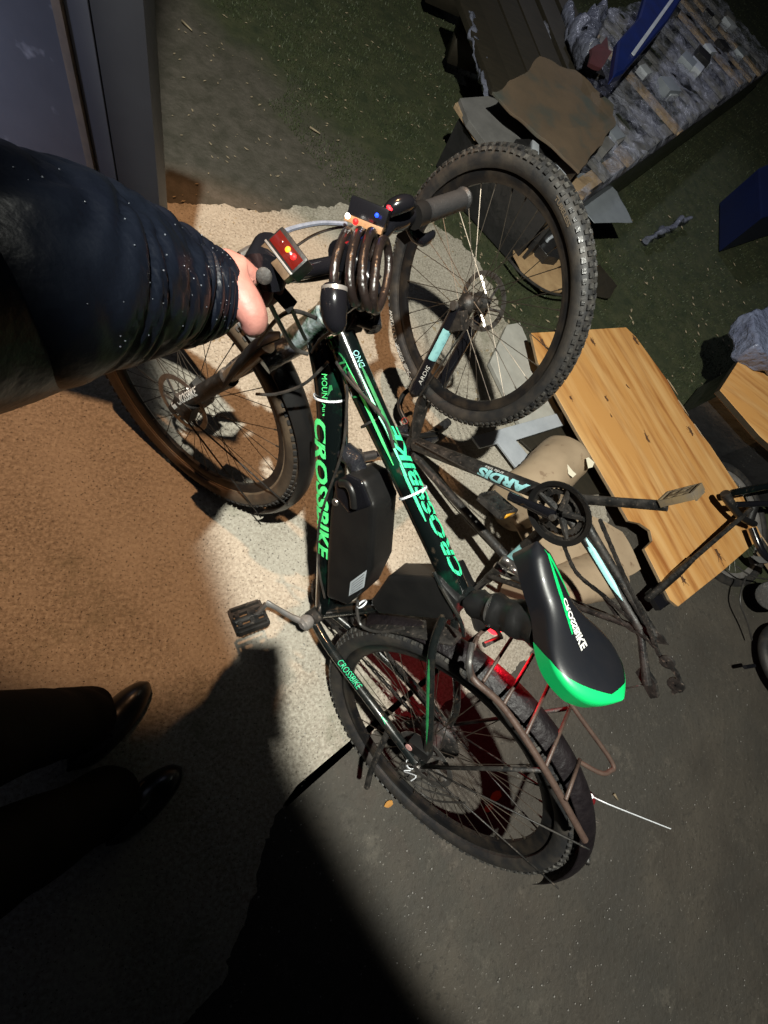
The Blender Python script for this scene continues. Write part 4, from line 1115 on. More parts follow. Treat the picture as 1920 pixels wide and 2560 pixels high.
for s in (-1, 1):
    axl = FH2 + V((0, 0.06 * s, 0)); top = CR2 + V((0, 0.062 * s, 0)); q = MB()
    q.tube([top, top.lerp(axl, 0.12), top.lerp(axl, 0.14), axl.lerp(top, 0.06), axl], [0.0215, 0.0215, 0.019, 0.018, 0.013], 16)
    lg = q.build('fork_leg', M['bright_black'], fk)
    if s < 0:
        stripe('blue_decal', axl.lerp(top, 0.22), axl.lerp(top, 0.56), 0.0190, 0.027, M['blue_print'], lg, cl=CL2, taper=False, turn=0.25)
        tube_text('lettering', 'ARDIS', top.lerp(axl, 0.14), top.lerp(axl, 0.4), 0.0200, CL2, 0.0, 0.012, 0.075, M['white_print'], lg, turn=-0.2, shear=0.2)
q = MB(); q.tube([FH2 + V((0.0, -0.075, 0)), FH2 + V((0, -0.085, 0))], 0.012, 12); q.tube([FH2 + V((0.0, 0.08, 0)), FH2 + V((0.05, 0.09, 0.05))], 0.004, 6)
q.build('axle_lever', M['steel'], b2k); q = MB(); q.box(FH2 + V((-0.03, -0.055, 0.03)), (0.05, 0.03, 0.05), Matrix.Rotation(0.5, 3, 'Y'))
q.build('brake_caliper', M['muddy_black'], b2k, bevel=0.003)
# tyre print
def tyre_text(parent_c, body, a0, a1, r, y, hgt, m, parent, flip=1):
    me = text_mesh(body, 1.0, 0, 0, 2, 0.02); xs = [v.co.x for v in me.vertices]; ys = [v.co.y for v in me.vertices]; x0, x1, y0, y1 = min(xs), max(xs), min(ys), max(ys)
    for v in me.vertices:
        a = a0 + (a1 - a0) * (v.co.x - x0) / (x1 - x0); rr = r + flip * ((v.co.y - y0) / (y1 - y0) - .5) * hgt
        v.co = V(parent_c) + V((rr * math.cos(a), y, rr * math.sin(a)))
    return link('tyre_lettering', me, m, parent)


def ang2(u, v):
    p = bp(u, v, -0.027) - FH2; return math.atan2(p.z, p.x)


A1_, A2_ = ang2(986, 778), ang2(995, 860)
lift_y = -0.0268
Rp = (bp(988, 800, -0.027) - FH2).length
for (ua, ub, bd) in (((984, 775), (993, 850), 'WALTLY 27'), ((996, 862), (1008, 905), 'PROTECTOR'), ((1012, 908), (1024, 936), '700x47C')):
    t = tyre_text(FH2, bd, ang2(*ua), ang2(*ub), 0.3245, -0.0290, 0.014, M['white_print'], b2k, 1)
tyre_text(FH2, 'TUBELESS', ang2(1400, 480), ang2(1432, 560), 0.3245, -0.0285, 0.009, mat('faded_print', (0.12, 0.09, 0.06), None, rough=0.8), b2k, 1)
# frame
def tb(name, a, b_, r0, r1, m, seg=14):
    return MB().tube([a, b_], [r0, r1], seg).build(name, m, b2k)


D2a, D2b = bp(1040, 1110), bp(1390, 1246)
tb('down_tube', D2a, D2b, 0.026, 0.024, M['muddy_black'], 20)
TA2, TB2 = bp(1034, 1136), bp(1300, 1432)
MB().tube(crv([TA2, bp(1110, 1220), bp(1210, 1330), TB2], 6), 0.0155, 14).build('top_tube', M['muddy_black'], b2k)
SB2 = bp(1218, 1448); SA2 = BB2
tb('seat_tube', SA2, SB2, 0.0175, 0.0165, M['muddy_black'])
MB().tube([SB2, SB2 + (SB2 - SA2).normalized() * 0.12], 0.0135, 12).build('seat_post', M['bright_black'], b2k)
MB().tube([BB2 + V((0, -0.04, 0)), BB2 + V((0, 0.04, 0))], 0.022, 18).build('bottom_bracket', M['muddy_black'], b2k)
DRr = bp(1600, 1572, -0.06); DRl = bp(1636, 1588, 0.06)
for s, dr in ((-1, DRr), (1, DRl)):
    MB().tube(crv([BB2 + V((-0.02, 0.03 * s, 0)), BB2.lerp(dr, 0.35) + V((0, 0.012 * s, 0)), dr], 6), [0.0125] * 13, 12).build('chain_stay', M['muddy_black'], b2k)
    MB().tube([SB2.lerp(SA2, 0.1) + V((0, 0.022 * s, 0)), dr], 0.009, 10).build('seat_stay', M['muddy_black'], b2k)
    MB().prism([(0.03, 0.0), (0.01, 0.02), (-0.02, 0.015), (-0.03, -0.03), (0.0, -0.02)], dr, (1, 0, 0), (0, 0, 1), (0, 1, 0), -0.003, 0.003).build('dropout', M['muddy_black'], b2k)
stripe('blue_decal', BB2.lerp(DRr, 0.25) + V((0, -0.012, 0)), BB2.lerp(DRr, 0.78) + V((0, -0.005, 0)), 0.0125, 0.015, M['blue_print'], b2k, cl=CL2)
stripe('blue_decal', SA2.lerp(SB2, 0.48), SA2.lerp(SB2, 0.66), 0.0172, 0.03, M['blue_print'], b2k, cl=CL2, taper=False)
stripe('blue_decal', bp(1025, 1108), bp(1070, 1128), 0.027, 0.012, M['blue_print'], b2k, cl=CL2, turn=0.6)
tube_text('lettering', 'ARDIS', D2b, D2a, 0.0255, CL2, 0.075, 0.032, 0.19, M['blue_print'], b2k, turn=0.3, shear=0.25, bold=0.05)
tube_text('lettering', 'ardis bike', D2b, D2a, 0.0258, CL2, 0.175, 0.010, 0.07, M['white_print'], b2k, turn=-0.50, shear=0.0)
# cranks
chainring(b2k, BB2 + V((0, -0.052, 0)), 0.088, M['muddy_black'])
MB().lathe([(0.094, -0.003), (0.094, 0.003), (0.080, 0.004), (0.080, 0.001)], BB2 + V((0, -0.062, 0)), (0, 1, 0), 48, closed=True).build('chain_guard', M['plastic'], b2k)
chainring(b2k, BB2 + V((0, -0.044, 0)), 0.068, M['muddy_black'])
ca, cb_ = BB2 + V((0, -0.078, 0)), bp(1272, 1240, -0.09)
MB().tube([ca, ca.lerp(cb_, .5), cb_], [0.018, 0.0155, 0.014], 14, flat=(1, 0.6), up=(0, 0, 1)).build('crank_arm', M['bright_black'], b2k)
MB().lathe([(0.001, -0.008), (0.009, -0.008), (0.01, 0)], ca - V((0, 0.006, 0)), (0, 1, 0), 14).build('crank_bolt', M['steel'], b2k)
ex = V((0.15, -0.95, -0.25)).normalized(); ey = V((1, 0, 0.6)); ey = (ey - ex * ex.dot(ey)).normalized()
pedal('pedal', b2k, bp(1243, 1262, -0.12), ex, -ey, ex.cross(-ey), M['muddy_black'], M['amber'])
ca, cb_ = BB2 + V((0, 0.06, 0)), bp(1668, 1265, 0.075)
MB().tube([ca, ca.lerp(cb_, .5), cb_], [0.016, 0.0145, 0.015], 14, flat=(1, 0.6), up=(0, 0, 1)).build('crank_arm', M['muddy_black'], b2k)
ey = (cb_ - ca).normalized(); ex = V((0, 1, 0)) + ey * 0.0; ex = (ex - ey * ex.dot(ey)).normalized(); ez = ex.cross(ey)
pcc = bp(1702, 1238, 0.10); pv = (CL2 - pcc); pv.y = 0; pv.normalize()
pedal('pedal', b2k, pcc, ex * 0.8, (pv * 0.9 + ex.cross(pv) * 0.43).normalized() * 0.9, ex.cross((pv * 0.9 + ex.cross(pv) * 0.43).normalized()), mat('grey_muddy_pedal', (0.09, 0.075, 0.06), (0.16, 0.11, 0.05), 40, 0.6), None)
# loose chain
for pts in ([(1500, 1300, -.052), (1560, 1440, -.06), (1618, 1560, -.07), (1650, 1640, -.075), (1690, 1680, -.08), (1698, 1720, -.08), (1672, 1735, -.08)],
            [(1405, 1350, -.052), (1440, 1430, -.056), (1510, 1490, -.06), (1590, 1560, -.07)],
            [(1512, 1495, -.055), (1560, 1560, -.06), (1610, 1590, -.07), (1640, 1620, -.072)]):
    chain(b2k, crv([bp(*p) for p in pts], 8))
q = MB(); c = bp(1622, 1705, -0.085)
q.prism([(-0.045, 0.015), (0.03, 0.02), (0.05, -0.01), (0.0, -0.02), (-0.04, -0.008)], c, (1, 0, 0), (0, 0, 1), (0, 1, 0), -0.006, 0.006); q.tube([c + V((0, -0.01, 0)), DRr], [0.012, 0.009], 8)
q.lathe([(0.002, -0.004), (0.020, -0.004), (0.020, 0.004), (0.002, 0.004)], bp(1690, 1712, -0.08), (0, 1, 0), 12); q.lathe([(0.002, -0.004), (0.018, -0.004), (0.018, 0.004), (0.002, 0.004)], bp(1668, 1655, -0.08), (0, 1, 0), 12)
q.build('derailleur', M['muddy_black'], b2k, bevel=0.002)
MB().tube(crv([bp(1605, 1712, -.09), bp(1590, 1716, -.1), bp(1560, 1722, -.1)], 5), 0.002, 6).build('cable', M['cable'], b2k)
# brakes and cables at the seat stays
q = MB()
for (u, v, d) in ((1268, 1402, .96), (1286, 1425, .96), (1250, 1420, .97)): q.tube([wl(PD(u - 12, v - 8, d)), wl(PD(u + 14, v + 10, d))], 0.008, 8)
q.build('rim_brake', M['steel'], b2k)
for pts in ([(1030, 1130, .03), (1120, 1250, .035), (1230, 1370, .03), (1300, 1440, .04), (1360, 1530, .05)], [(1040, 1105, -.03), (1200, 1190, -.035), (1380, 1280, -.03)],
            [(1030, 1090, -.03), (1040, 1010, -.05), (1070, 960, -.07), (1110, 900, -.075), (1180, 800, -.08)]):
    MB().tube(crv([bp(*p) for p in pts], 7), 0.0026, 6).build('cable', M['cable'], b2k)
# stem, handlebar, levers resting on the ground
BC2 = V((0.784, 0.0, 0.80)); HL = wl(G(868, 1150, 0.055)); HR = wl(G(1120, 1055, 0.05)); HM = wl(G(1030, 1118, 0.10))
q = MB(); q.tube([HB2, HB2.lerp(HM, 0.5), HM], [0.02, 0.018, 0.018], 12); q.build('stem', M['plastic'], b2k)
MB().tube(crv([HL, wl(G(945, 1135, 0.06)), HM, wl(G(1075, 1085, 0.07)), HR], 7), 0.013, 12).build('handlebar', M['bright_black'], b2k)
for a, b_ in ((HL, wl(G(945, 1135, 0.06))), (HR, wl(G(1085, 1080, 0.06)))):
    MB().tube([a, a.lerp(b_, 0.9)], 0.0175, 14).build('grip', M['grip'], b2k)
for pts in ([(1020, 1060, .12), (1000, 1020, .12), (1010, 985, .13), (1040, 965, .14)], [(885, 1130, .09), (868, 1120, .10), (850, 1150, .09)], [(1000, 1085, .12), (1040, 1090, .14), (1090, 1085, .13)]):
    MB().tube(crv([wl(G(*p)) for p in pts], 6), [0.007 + 0.003 * math.sin(i / 18 * PI) for i in range(19)], 10).build('brake_lever', M['plastic'], b2k)
for k, (u, v, z) in enumerate(((885, 1140, .08), (1000, 1080, .10), (1070, 1095, .10))):
    q = MB().tube([wl(G(u - 16, v + 6, z)), wl(G(u + 16, v - 6, z))], 0.024, 10); me = q.mesh('s', 0); lumps(me, 0.01, 45, k + 3); link('shifter', me, M['tape'], b2k)
MB().lathe([(0.011, -0.002), (0.0125, 0), (0.011, 0.002)], wl(G(1012, 1052, .13)), (0.2, 0.4, 1), 20).build('red_band', mat('red_band', (0.5, 0.04, 0.02), None, rough=0.5), b2k)
# saddle resting on the ground (hidden mostly by the held bicycle)
sc = SB2 + (SB2 - SA2).normalized() * 0.12; w_ = MW2 @ sc
q = MB(); prof = []
for k in range(25):
    t = k / 24; x = 0.13 - 0.27 * t; ww = 0.02 + 0.055 * (max(0, t - 0.35) / 0.65) ** 0.8 if t < 0.92 else 0.075 * (1 - (t - 0.92) * 4)
    prof.append((x, ww))
poly = prof + [(x, -w) for x, w in reversed(prof)]
q.prism(poly, sc, (1, 0, 0), (0, 1, 0), (0, 0, 1), -0.02, 0.018); q.build('saddle', M['plastic'], b2k, bevel=0.008)

# ================================================================== BICYCLE 3 at the right edge
def bike3():
    b = empty('parked_bike', tuple(G(1900, 1300))); o = V(b.location)
    tag(b, 'dark bicycle lying on scrap wood, cut off by the right edge of the photo', 'bicycle')
    c = G(1770, 1380, 0.25); c = G(1790, 1370, 0.22)
    e1 = (G(1900, 1150, .25) - G(1780, 1370, .22)).normalized()
    w = wheel(b, (0, 0, 0), I4, M['tyre'], M['tyre'], M['silver'], M['spoke_bright'], R=0.34, knobs=False, n_sp=28, label='upper wheel with thin tyre and alloy rim')
    # upper wheel: its arc peaks at (1790,1105) and runs out of frame to the right
    ctr = G(1818, 1308, 0.03)
    n = V((0.05, -0.15, 0.99)).normalized(); u = n.orthogonal().normalized(); v = n.cross(u)
    w.matrix_basis = Matrix.Translation(-o) @ Matrix(((u.x, n.x, v.x, ctr.x), (u.y, n.y, v.y, ctr.y), (u.z, n.z, v.z, ctr.z), (0, 0, 0, 1)))
    def T(name, pts, r, m, seg=12): return MB().tube(crv([p - o for p in pts], 5), r, seg).build(name, M[m], b)
    T('top_tube', [G(1832, 1232, .26), G(1960, 1208, .30), G(2100, 1190, .32)], 0.017, 'green_paint')
    T('down_tube', [G(1836, 1262, .24), G(1960, 1258, .26), G(2120, 1262, .26)], 0.015, 'bright_black')
    T('fork_leg', [G(1810, 1240, .24), G(1850, 1290, .22), G(1885, 1310, .2)], 0.016, 'plastic')
    T('head_tube', [G(1812, 1232, .25), G(1828, 1262, .23)], 0.02, 'muddy_black')
    T('fork_leg', [G(1880, 1320, .2), G(1910, 1385, .2), G(1960, 1420, .2)], 0.016, 'bright_black')
    for pts in ([(1865, 1440, .12), (1850, 1500, .10), (1870, 1560, .08), (1880, 1600, .06)], [(1840, 1415, .12), (1880, 1440, .14), (1930, 1450, .14)]): T('cable', [G(*p) for p in pts], 0.004, 'cable')
    q = MB(); q.tube([G(1935, 1490, .10) - o, G(1935, 1490, .17) - o], [0.075, 0.07], 20); q.build('hub_motor', M['muddy_black'], b, bevel=0.006)
    w2 = wheel(b, (0, 0, 0), I4, M['tyre'], M['tyre'], M['silver'], M['spoke_bright'], R=0.20, sec=0.024, knobs=False, n_sp=20, label='small lower wheel at the frame edge')
    ctr = G(1990, 1660, 0.10); n = V((-0.15, 0.1, 0.98)).normalized(); u = n.orthogonal().normalized(); v = n.cross(u)
    w2.matrix_basis = Matrix.Translation(-o) @ Matrix(((u.x, n.x, v.x, ctr.x), (u.y, n.y, v.y, ctr.y), (u.z, n.z, v.z, ctr.z), (0, 0, 0, 1)))
    T('peg', [G(1862, 1668, .10), G(1885, 1664, .10)], 0.009, 'bright_black')
    return b


bike3()
# long bar with bracket lying across the plywood
bar_o = empty('steel_bar', tuple(G(1740, 1400, .14))); tag(bar_o, 'long black steel bar with a square bracket, leaning across the plywood sheet', 'bar')
o_ = V(bar_o.location)
MB().tube([G(1878, 1272, .24) - o_, G(1715, 1412, .17) - o_, G(1618, 1498, .12) - o_], [0.010, 0.011, 0.014], 12).build('rod', M['muddy_black'], bar_o)
MB().tube([G(1730, 1398, .17) - o_, G(1690, 1435, .15) - o_, G(1640, 1480, .12) - o_], [0.014, 0.019, 0.018], 10).build('sleeve', M['plastic'], bar_o)
dq = (G(1878, 1272, .2) - G(1618, 1498, .12)).normalized(); nq = V((0, 0, 1)); nq = (nq - dq * nq.dot(dq)).normalized(); Rq = Matrix((dq, nq.cross(dq), nq)).transposed()
MB().box(G(1648, 1490, .10) - o_, (0.10, 0.085, 0.03), Rq).build('bracket', M['bright_black'], bar_o, bevel=0.004)
MB().lathe([(0.001, 0.006), (0.006, 0.006), (0.008, 0)], G(1637, 1480, .122) - o_, nq, 12).build('bolt', M['silver'], bar_o)
MB().tube([G(1884, 1262, .24) - o_, G(1872, 1300, .20) - o_], 0.022, 12).build('end_knob', M['plastic'], bar_o)

# ================================================================== BOARDS AND SCRAP
def slab(name, px, z, th, m, label, cat, me_edge=None, lumpy=0.0, tilt=None, group=None, bevel=0.0012, sub=0):
    pts = [G(u, v, (z if tilt is None else tilt[i])) for i, (u, v) in enumerate(px)]
    c = sum(pts, V()) / len(pts); x = (pts[1] - pts[0]).normalized(); n = V((0, 0, 0))
    for i in range(len(pts)): n += (pts[i] - c).cross(pts[(i + 1) % len(pts)] - c)
    n.normalize()
    if n.z < 0: n = -n
    x = (x - n * n.dot(x)).normalized(); y = n.cross(x)
    mb = MB(); mb.prism([((p - c).dot(x), (p - c).dot(y)) for p in pts], (0, 0, 0), (1, 0, 0), (0, 1, 0), (0, 0, 1), -th, 0)
    me = mb.mesh(name, bevel, 1)
    if sub:
        bm = bmesh.new(); bm.from_mesh(me); bmesh.ops.triangulate(bm, faces=bm.faces)
        for _ in range(sub):
            bmesh.ops.subdivide_edges(bm, edges=[e for e in bm.edges if e.calc_length() > 0.02], cuts=1)
        bm.to_mesh(me); bm.free()
    if lumpy: lumps(me, lumpy, 6, len(name)); 
    o = link(name, me, m, None, sub > 0)
    if me_edge:
        me.materials.append(me_edge)
        for p in me.polygons:
            if abs(p.normal.z) < 0.5: p.material_index = 1
    o.matrix_basis = Matrix(((x.x, y.x, n.x, c.x), (x.y, y.y, n.y, c.y), (x.z, y.z, n.z, c.z), (0, 0, 0, 1)))
    tag(o, label, cat, group); return o


ply_px = [(1328, 832), (1565, 818), (1590, 842), (1668, 950), (1712, 1030), (1775, 1112), (1850, 1225), (1905, 1342), (1806, 1428), (1696, 1516), (1676, 1500), (1612, 1372), (1632, 1352), (1626, 1326), (1600, 1308), (1572, 1302), (1530, 1228), (1440, 1075), (1345, 905)]
ply = slab('plywood_sheet', ply_px, 0.13, 0.016, M['ply'], 'long orange plywood sheet with knots and a notch in its edge', 'plywood', M['ply_edge'])
# grain along the long side: turn the object frame so that its x runs that way
dirw = (G(1700, 1515, .13) - G(1345, 905, .13)).normalized()
ang = math.atan2(dirw.y, dirw.x); mwp = ply.matrix_basis.copy(); new = Matrix.Translation(mwp.translation) @ Matrix.Rotation(ang, 4, 'Z')
ply.data.transform(new.inverted() @ mwp); ply.matrix_basis = new


def knot(u, v, s, rot=0.0):
    s *= 1.35; p = new.inverted() @ G(u, v, 0.1305); mb = MB(); rnd = random.Random(int(u + v)); n = 14; pts = []
    for k in range(n): a = 2 * PI * k / n; r = s * rnd.uniform(0.35, 1.0); pts.append((r * math.cos(a) * 1.9, r * math.sin(a) * 0.8))
    mb.prism(pts, p + V((0, 0, 0.0006)), (math.cos(rot), math.sin(rot), 0), (-math.sin(rot), math.cos(rot), 0), (0, 0, 1), -0.0006, 0.0004); mb.build('knot', M['knot'], ply, smooth=False)
    for k in range(5):
        a = rnd.uniform(0, 2 * PI); L_ = s * rnd.uniform(1.2, 3.0); e = p + V((math.cos(a) * L_, math.sin(a) * L_ * 0.5, 0.0015)); MB().tube([p + V((0, 0, 0.001)), p.lerp(e, 0.5) + V((0, 0.001, 0)), e], 0.0007, 3).build('grain_crack', M['knot'], ply)


for a in ((1358, 858, 0.014), (1588, 850, 0.016), (1482, 855, 0.011), (1617, 1094, 0.012), (1728, 1080, 0.014), (1427, 995, 0.006), (1516, 996, 0.008), (1795, 1385, 0.018), (1708, 1448, 0.012), (1890, 1330, 0.012), (1568, 965, 0.006), (1528, 1040, 0.004)): knot(*a)
# torn chips on the long edge
for k, (u, v) in enumerate(((1668, 948), (1695, 1000), (1735, 1060), (1900, 1335))):
    mb = MB(); p = new.inverted() @ G(u, v, .13); mb.tube([p, p + V((0.05, -0.004, 0.004)), p + V((0.10, 0.006, 0.001))], [0.003, 0.004, 0.0008], 4); mb.build('splinter', M['pale_wood'], ply)

slab('plywood_offcut', [(1705 + 150, 890), (1980, 985), (2060, 1230), (1900, 1090), (1800, 975)], 0.32, 0.03, M['ply'], 'second brown plywood board at the right edge, raised over dark boxes', 'plywood', M['dark_wood'])
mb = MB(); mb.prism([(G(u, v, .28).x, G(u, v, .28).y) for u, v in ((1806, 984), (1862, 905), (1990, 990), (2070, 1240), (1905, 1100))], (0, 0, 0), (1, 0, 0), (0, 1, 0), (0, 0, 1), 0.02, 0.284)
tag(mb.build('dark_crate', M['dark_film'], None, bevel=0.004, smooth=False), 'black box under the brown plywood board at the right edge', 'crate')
# pack wrapped in bluish film on that board
mb = MB(); pk = [G(u, v, .36) for u, v in ((1838, 800), (1920, 780), (2000, 830), (2010, 940), (1925, 930), (1850, 890))]
mb.prism([(p.x, p.y) for p in pk], (0, 0, 0), (1, 0, 0), (0, 1, 0), (0, 0, 1), 0.325, 0.44); me = mb.mesh('p', 0.02, 3)
bm = bmesh.new(); bm.from_mesh(me); bmesh.ops.triangulate(bm, faces=bm.faces)
for _ in range(4): bmesh.ops.subdivide_edges(bm, edges=[e for e in bm.edges if e.calc_length() > 0.02], cuts=1)
bm.to_mesh(me); bm.free(); lumps(me, 0.02, 14)
tag(link('wrapped_pack', me, mat('bluish_film', (0.20, 0.23, 0.33), (0.09, 0.10, 0.16), 8, 0.2, 0, 1.0, 24, bdist=0.02), None), 'crumpled bluish film pack on the board at the right edge', 'pack')

# beige paper rolls beneath the upturned bicycle
def roll(px_a, px_b, r, label, seed, ends=0.9):
    a, b_ = G(*px_a, r), G(*px_b, r); c = (a + b_) / 2; mb = MB(); n = 22; L_ = (b_ - a)
    mb.tube([a + L_ * (i / n) - c for i in range(n + 1)], [r * (0.94 if i in (0, n) else 1.0) for i in range(n + 1)], 40, flat=(1.0, 1.0)); me = mb.mesh('r', 0); lumps(me, 0.020, 5, seed); lumps(me, 0.004, 30, seed)
    o = link('paper_roll', me, M['roll'], None); o.location = c; tag(o, label, 'roll', 'beige paper rolls under the plywood'); return o


roll((1272, 1275), (1420, 1135), 0.108, 'fat beige paper roll between the bicycle frame and the plywood', 1)
roll((1290, 1520), (1520, 1430), 0.098, 'creased beige roll behind the green saddle', 3)
slab('cardboard_flap', [(1265, 1290), (1400, 1245), (1560, 1330), (1600, 1420), (1480, 1480), (1330, 1400)], 0.10, 0.006, M['roll'], 'creased beige cardboard flap under the crank of the upturned bicycle', 'cardboard', lumpy=0.02, sub=5)
for k, (u, v) in enumerate(((1428, 1178), (1472, 1155))):
    p = G(u, v, 0.222); mb = MB(); s = 0.03
    pts = [((-.5, .9), (-.6, -.5), (.1, -.9), (.8, -.3), (.2, .1)), ((-.4, .5), (-.3, -1), (.5, -.7), (1, .1), (.1, .7))][k]
    mb.prism([(x * s, y * s) for x, y in pts], (0, 0, 0), (1, 0, 0), (0, 1, 0), (0.2, 0.1, 1), 0, 0.001); o = mb.build('paper_scrap', M['paper'], None, smooth=False); o.location = p
    tag(o, ('torn white paper scrap lying nearer the chainring' if k == 0 else 'torn white paper scrap touching the plywood edge'), 'paper', 'torn paper scraps on the roll')

# pale boards near the fork of the upturned bicycle
slab('pale_board', [(1268, 812), (1300, 806), (1388, 1010), (1408, 1040), (1350, 1062), (1300, 1060), (1225, 905)], 0.03, 0.024, mat('pale_grey_board', (0.42, 0.41, 0.37), (0.30, 0.29, 0.26), 14, 0.7, 0, 0.2, 50), 'pale grey board with grooves running under the raised wheel', 'board')
slab('pale_board', [(1180, 1092), (1405, 1030), (1412, 1062), (1290, 1100), (1330, 1150), (1290, 1168), (1245, 1108), (1200, 1120)], 0.045, 0.012, M['white_board'], 'pale mottled board angled behind the blue lettered tube', 'board')
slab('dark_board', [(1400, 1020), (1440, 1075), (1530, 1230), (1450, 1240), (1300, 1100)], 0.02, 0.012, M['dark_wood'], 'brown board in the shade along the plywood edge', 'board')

# cardboard with a black strap seen through the raised wheel
slab('crumpled_cardboard', [(1302, 578), (1345, 585), (1400, 650), (1430, 705), (1400, 735), (1350, 728), (1275, 640)], 0.05, 0.01, M['card_tan'], 'crumpled tan cardboard seen through the raised wheel', 'cardboard', lumpy=0.035, sub=5)
o = MB().tube(crv([G(1270, 645, .07), G(1310, 690, .08), G(1370, 730, .07), G(1430, 742, .05)], 6), 0.007, 8).build('strap', M['cable'], None); tag(o, 'black strap curling along the crumpled cardboard', 'strap')
slab('card_scrap', [(1455, 700), (1500, 660), (1545, 715), (1525, 740), (1480, 728)], 0.03, 0.008, M['dark_wood'], 'small dark cardboard scrap on the grass right of the wheel', 'cardboard', lumpy=0.02, sub=4)

# black beam and white plate through the wheel's top
slab('dark_beam', [(1236, 440), (1270, 445), (1420, 600), (1400, 645), (1370, 640), (1230, 470)], 0.10, 0.09, M['dark_film'], 'black beam seen through the upper part of the raised wheel', 'beam')
slab('white_plate', [(1262, 455), (1300, 462), (1372, 560), (1388, 590), (1374, 600), (1340, 560)], 0.125, 0.02, M['white_board'], 'white plate lying on the black beam', 'plate')
slab('metal_sheet', [(1430, 430), (1500, 436), (1545, 480), (1582, 556), (1488, 560), (1450, 520)], 0.20, 0.003, M['alu'], 'bent grey metal sheet leaning on the wrapped pallets', 'metal sheet', lumpy=0.01, sub=4)

# brown cardboard lid, grey boards, dark planks
slab('brown_cardboard', [(1232, 238), (1345, 148), (1440, 175), (1532, 258), (1534, 320), (1450, 432), (1420, 400), (1350, 340)], 0.40, 0.012, M['card'], 'limp brown cardboard sheet with dark smudges on top of the boards', 'cardboard', lumpy=0.03, sub=5)
for k, (u, v, w, h_) in enumerate(((1400, 258, 0.014, 0.11), (1420, 262, 0.010, 0.09), (1388, 275, 0.006, 0.03))):
    pass
slab('grey_board', [(1150, 245), (1240, 238), (1300, 290), (1380, 390), (1420, 440), (1330, 420), (1240, 390), (1172, 300)], 0.30, 0.03, M['grey_wood'], 'grey board with a broken left end beneath the brown cardboard', 'board')
slab('split_board', [(1138, 258), (1152, 250), (1215, 330), (1222, 360), (1190, 340)], 0.28, 0.02, M['pale_wood'], 'narrow split pale slat left of the grey board', 'board')
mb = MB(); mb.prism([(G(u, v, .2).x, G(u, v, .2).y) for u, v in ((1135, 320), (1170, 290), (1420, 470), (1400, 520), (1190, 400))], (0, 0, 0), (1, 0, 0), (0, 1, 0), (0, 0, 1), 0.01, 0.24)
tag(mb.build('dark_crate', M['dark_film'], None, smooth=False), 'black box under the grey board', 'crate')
planks = empty('plank_stack', tuple(G(1330, 120, .3))); tag(planks, 'stack of dark wet planks behind the brown cardboard', 'plank stack')
po_ = V(planks.location)
for k in range(6):
    a = (1200 + 46 * k, 60 - 6 * k); b_ = (1262 + 46 * k, 232 - 10 * k)
    pa, pb_ = G(a[0] - 40, a[1] - 90, .34), G(*b_, .34); d = (pb_ - pa).normalized(); n = V((0, 0, 1)); sdv = n.cross(d)
    R = Matrix((d, sdv, n)).transposed(); wdt = 0.155 if k else 0.15
    MB().box((pa + pb_) / 2 - po_ + V((0, 0, -0.012 - 0.004 * (k % 2))), ((pb_ - pa).length, wdt, 0.03), R).build('plank', M['dark_wood'], planks, bevel=0.002)
R = Matrix((sdv, -d, n)).transposed()
for t in (0.15, 0.8):
    MB().box((G(1180, -20, .26).lerp(G(1280, 230, .26), t) + G(1470, 150, .26) - G(1280, 230, .26)) * 1.0 - po_ - (G(1470, 150, .26) - G(1280, 230, .26)) * 0.5 + V((0, 0, -0.10)), (1.2, 0.08, 0.17), R).build('bearer', M['dark_wood'], planks)
# stretch film scraps
def film_blob(px, d, r, label, seed, amp=0.03):
    pts = [G(u, v, z) for u, v, z in px]; c = sum(pts, V()) / len(pts); mb = MB()
    mb.tube(crv([p - c for p in pts], 8), r, 16); me = mb.mesh('f', 0); lumps(me, amp, 14, seed); lumps(me, amp * .4, 40, seed + 2)
    o = link('film_scrap', me, mat('crumpled_film', (0.16, 0.17, 0.22), (0.07, 0.075, 0.10), 20, 0.18, 0, 1.0, 40, bdist=0.012), None); o.location = c; tag(o, label, 'film scrap'); return o


film_blob([(1178, 40, .33), (1180, 85, .33), (1190, 120, .32), (1205, 180, .3), (1218, 232, .3)], 0, 0.022, 'crumpled clear film hanging over the left ends of the dark planks', 2)
film_blob([(1500, 40, .36), (1470, 60, .4), (1455, 110, .42), (1490, 160, .42)], 0, 0.055, 'loose grey wrapping in the dark beyond the planks', 5, 0.06)
film_blob([(1420, 20, .36), (1430, 90, .36), (1470, 150, .4)], 0, 0.03, 'pale strip of wrapping along the far side of the planks', 6, 0.03)
film_blob([(1620, 600, .04), (1660, 575, .05), (1720, 545, .05)], 0, 0.02, 'shiny film strip on the ground below the wrapped pallets', 7, 0.03)
slab('red_cloth', [(1475, 110), (1510, 88), (1535, 130), (1520, 165), (1480, 150)], 0.5, 0.02, M['red_rag'], 'dull red cloth beside the blue sheeting', 'cloth', lumpy=0.04, sub=5)

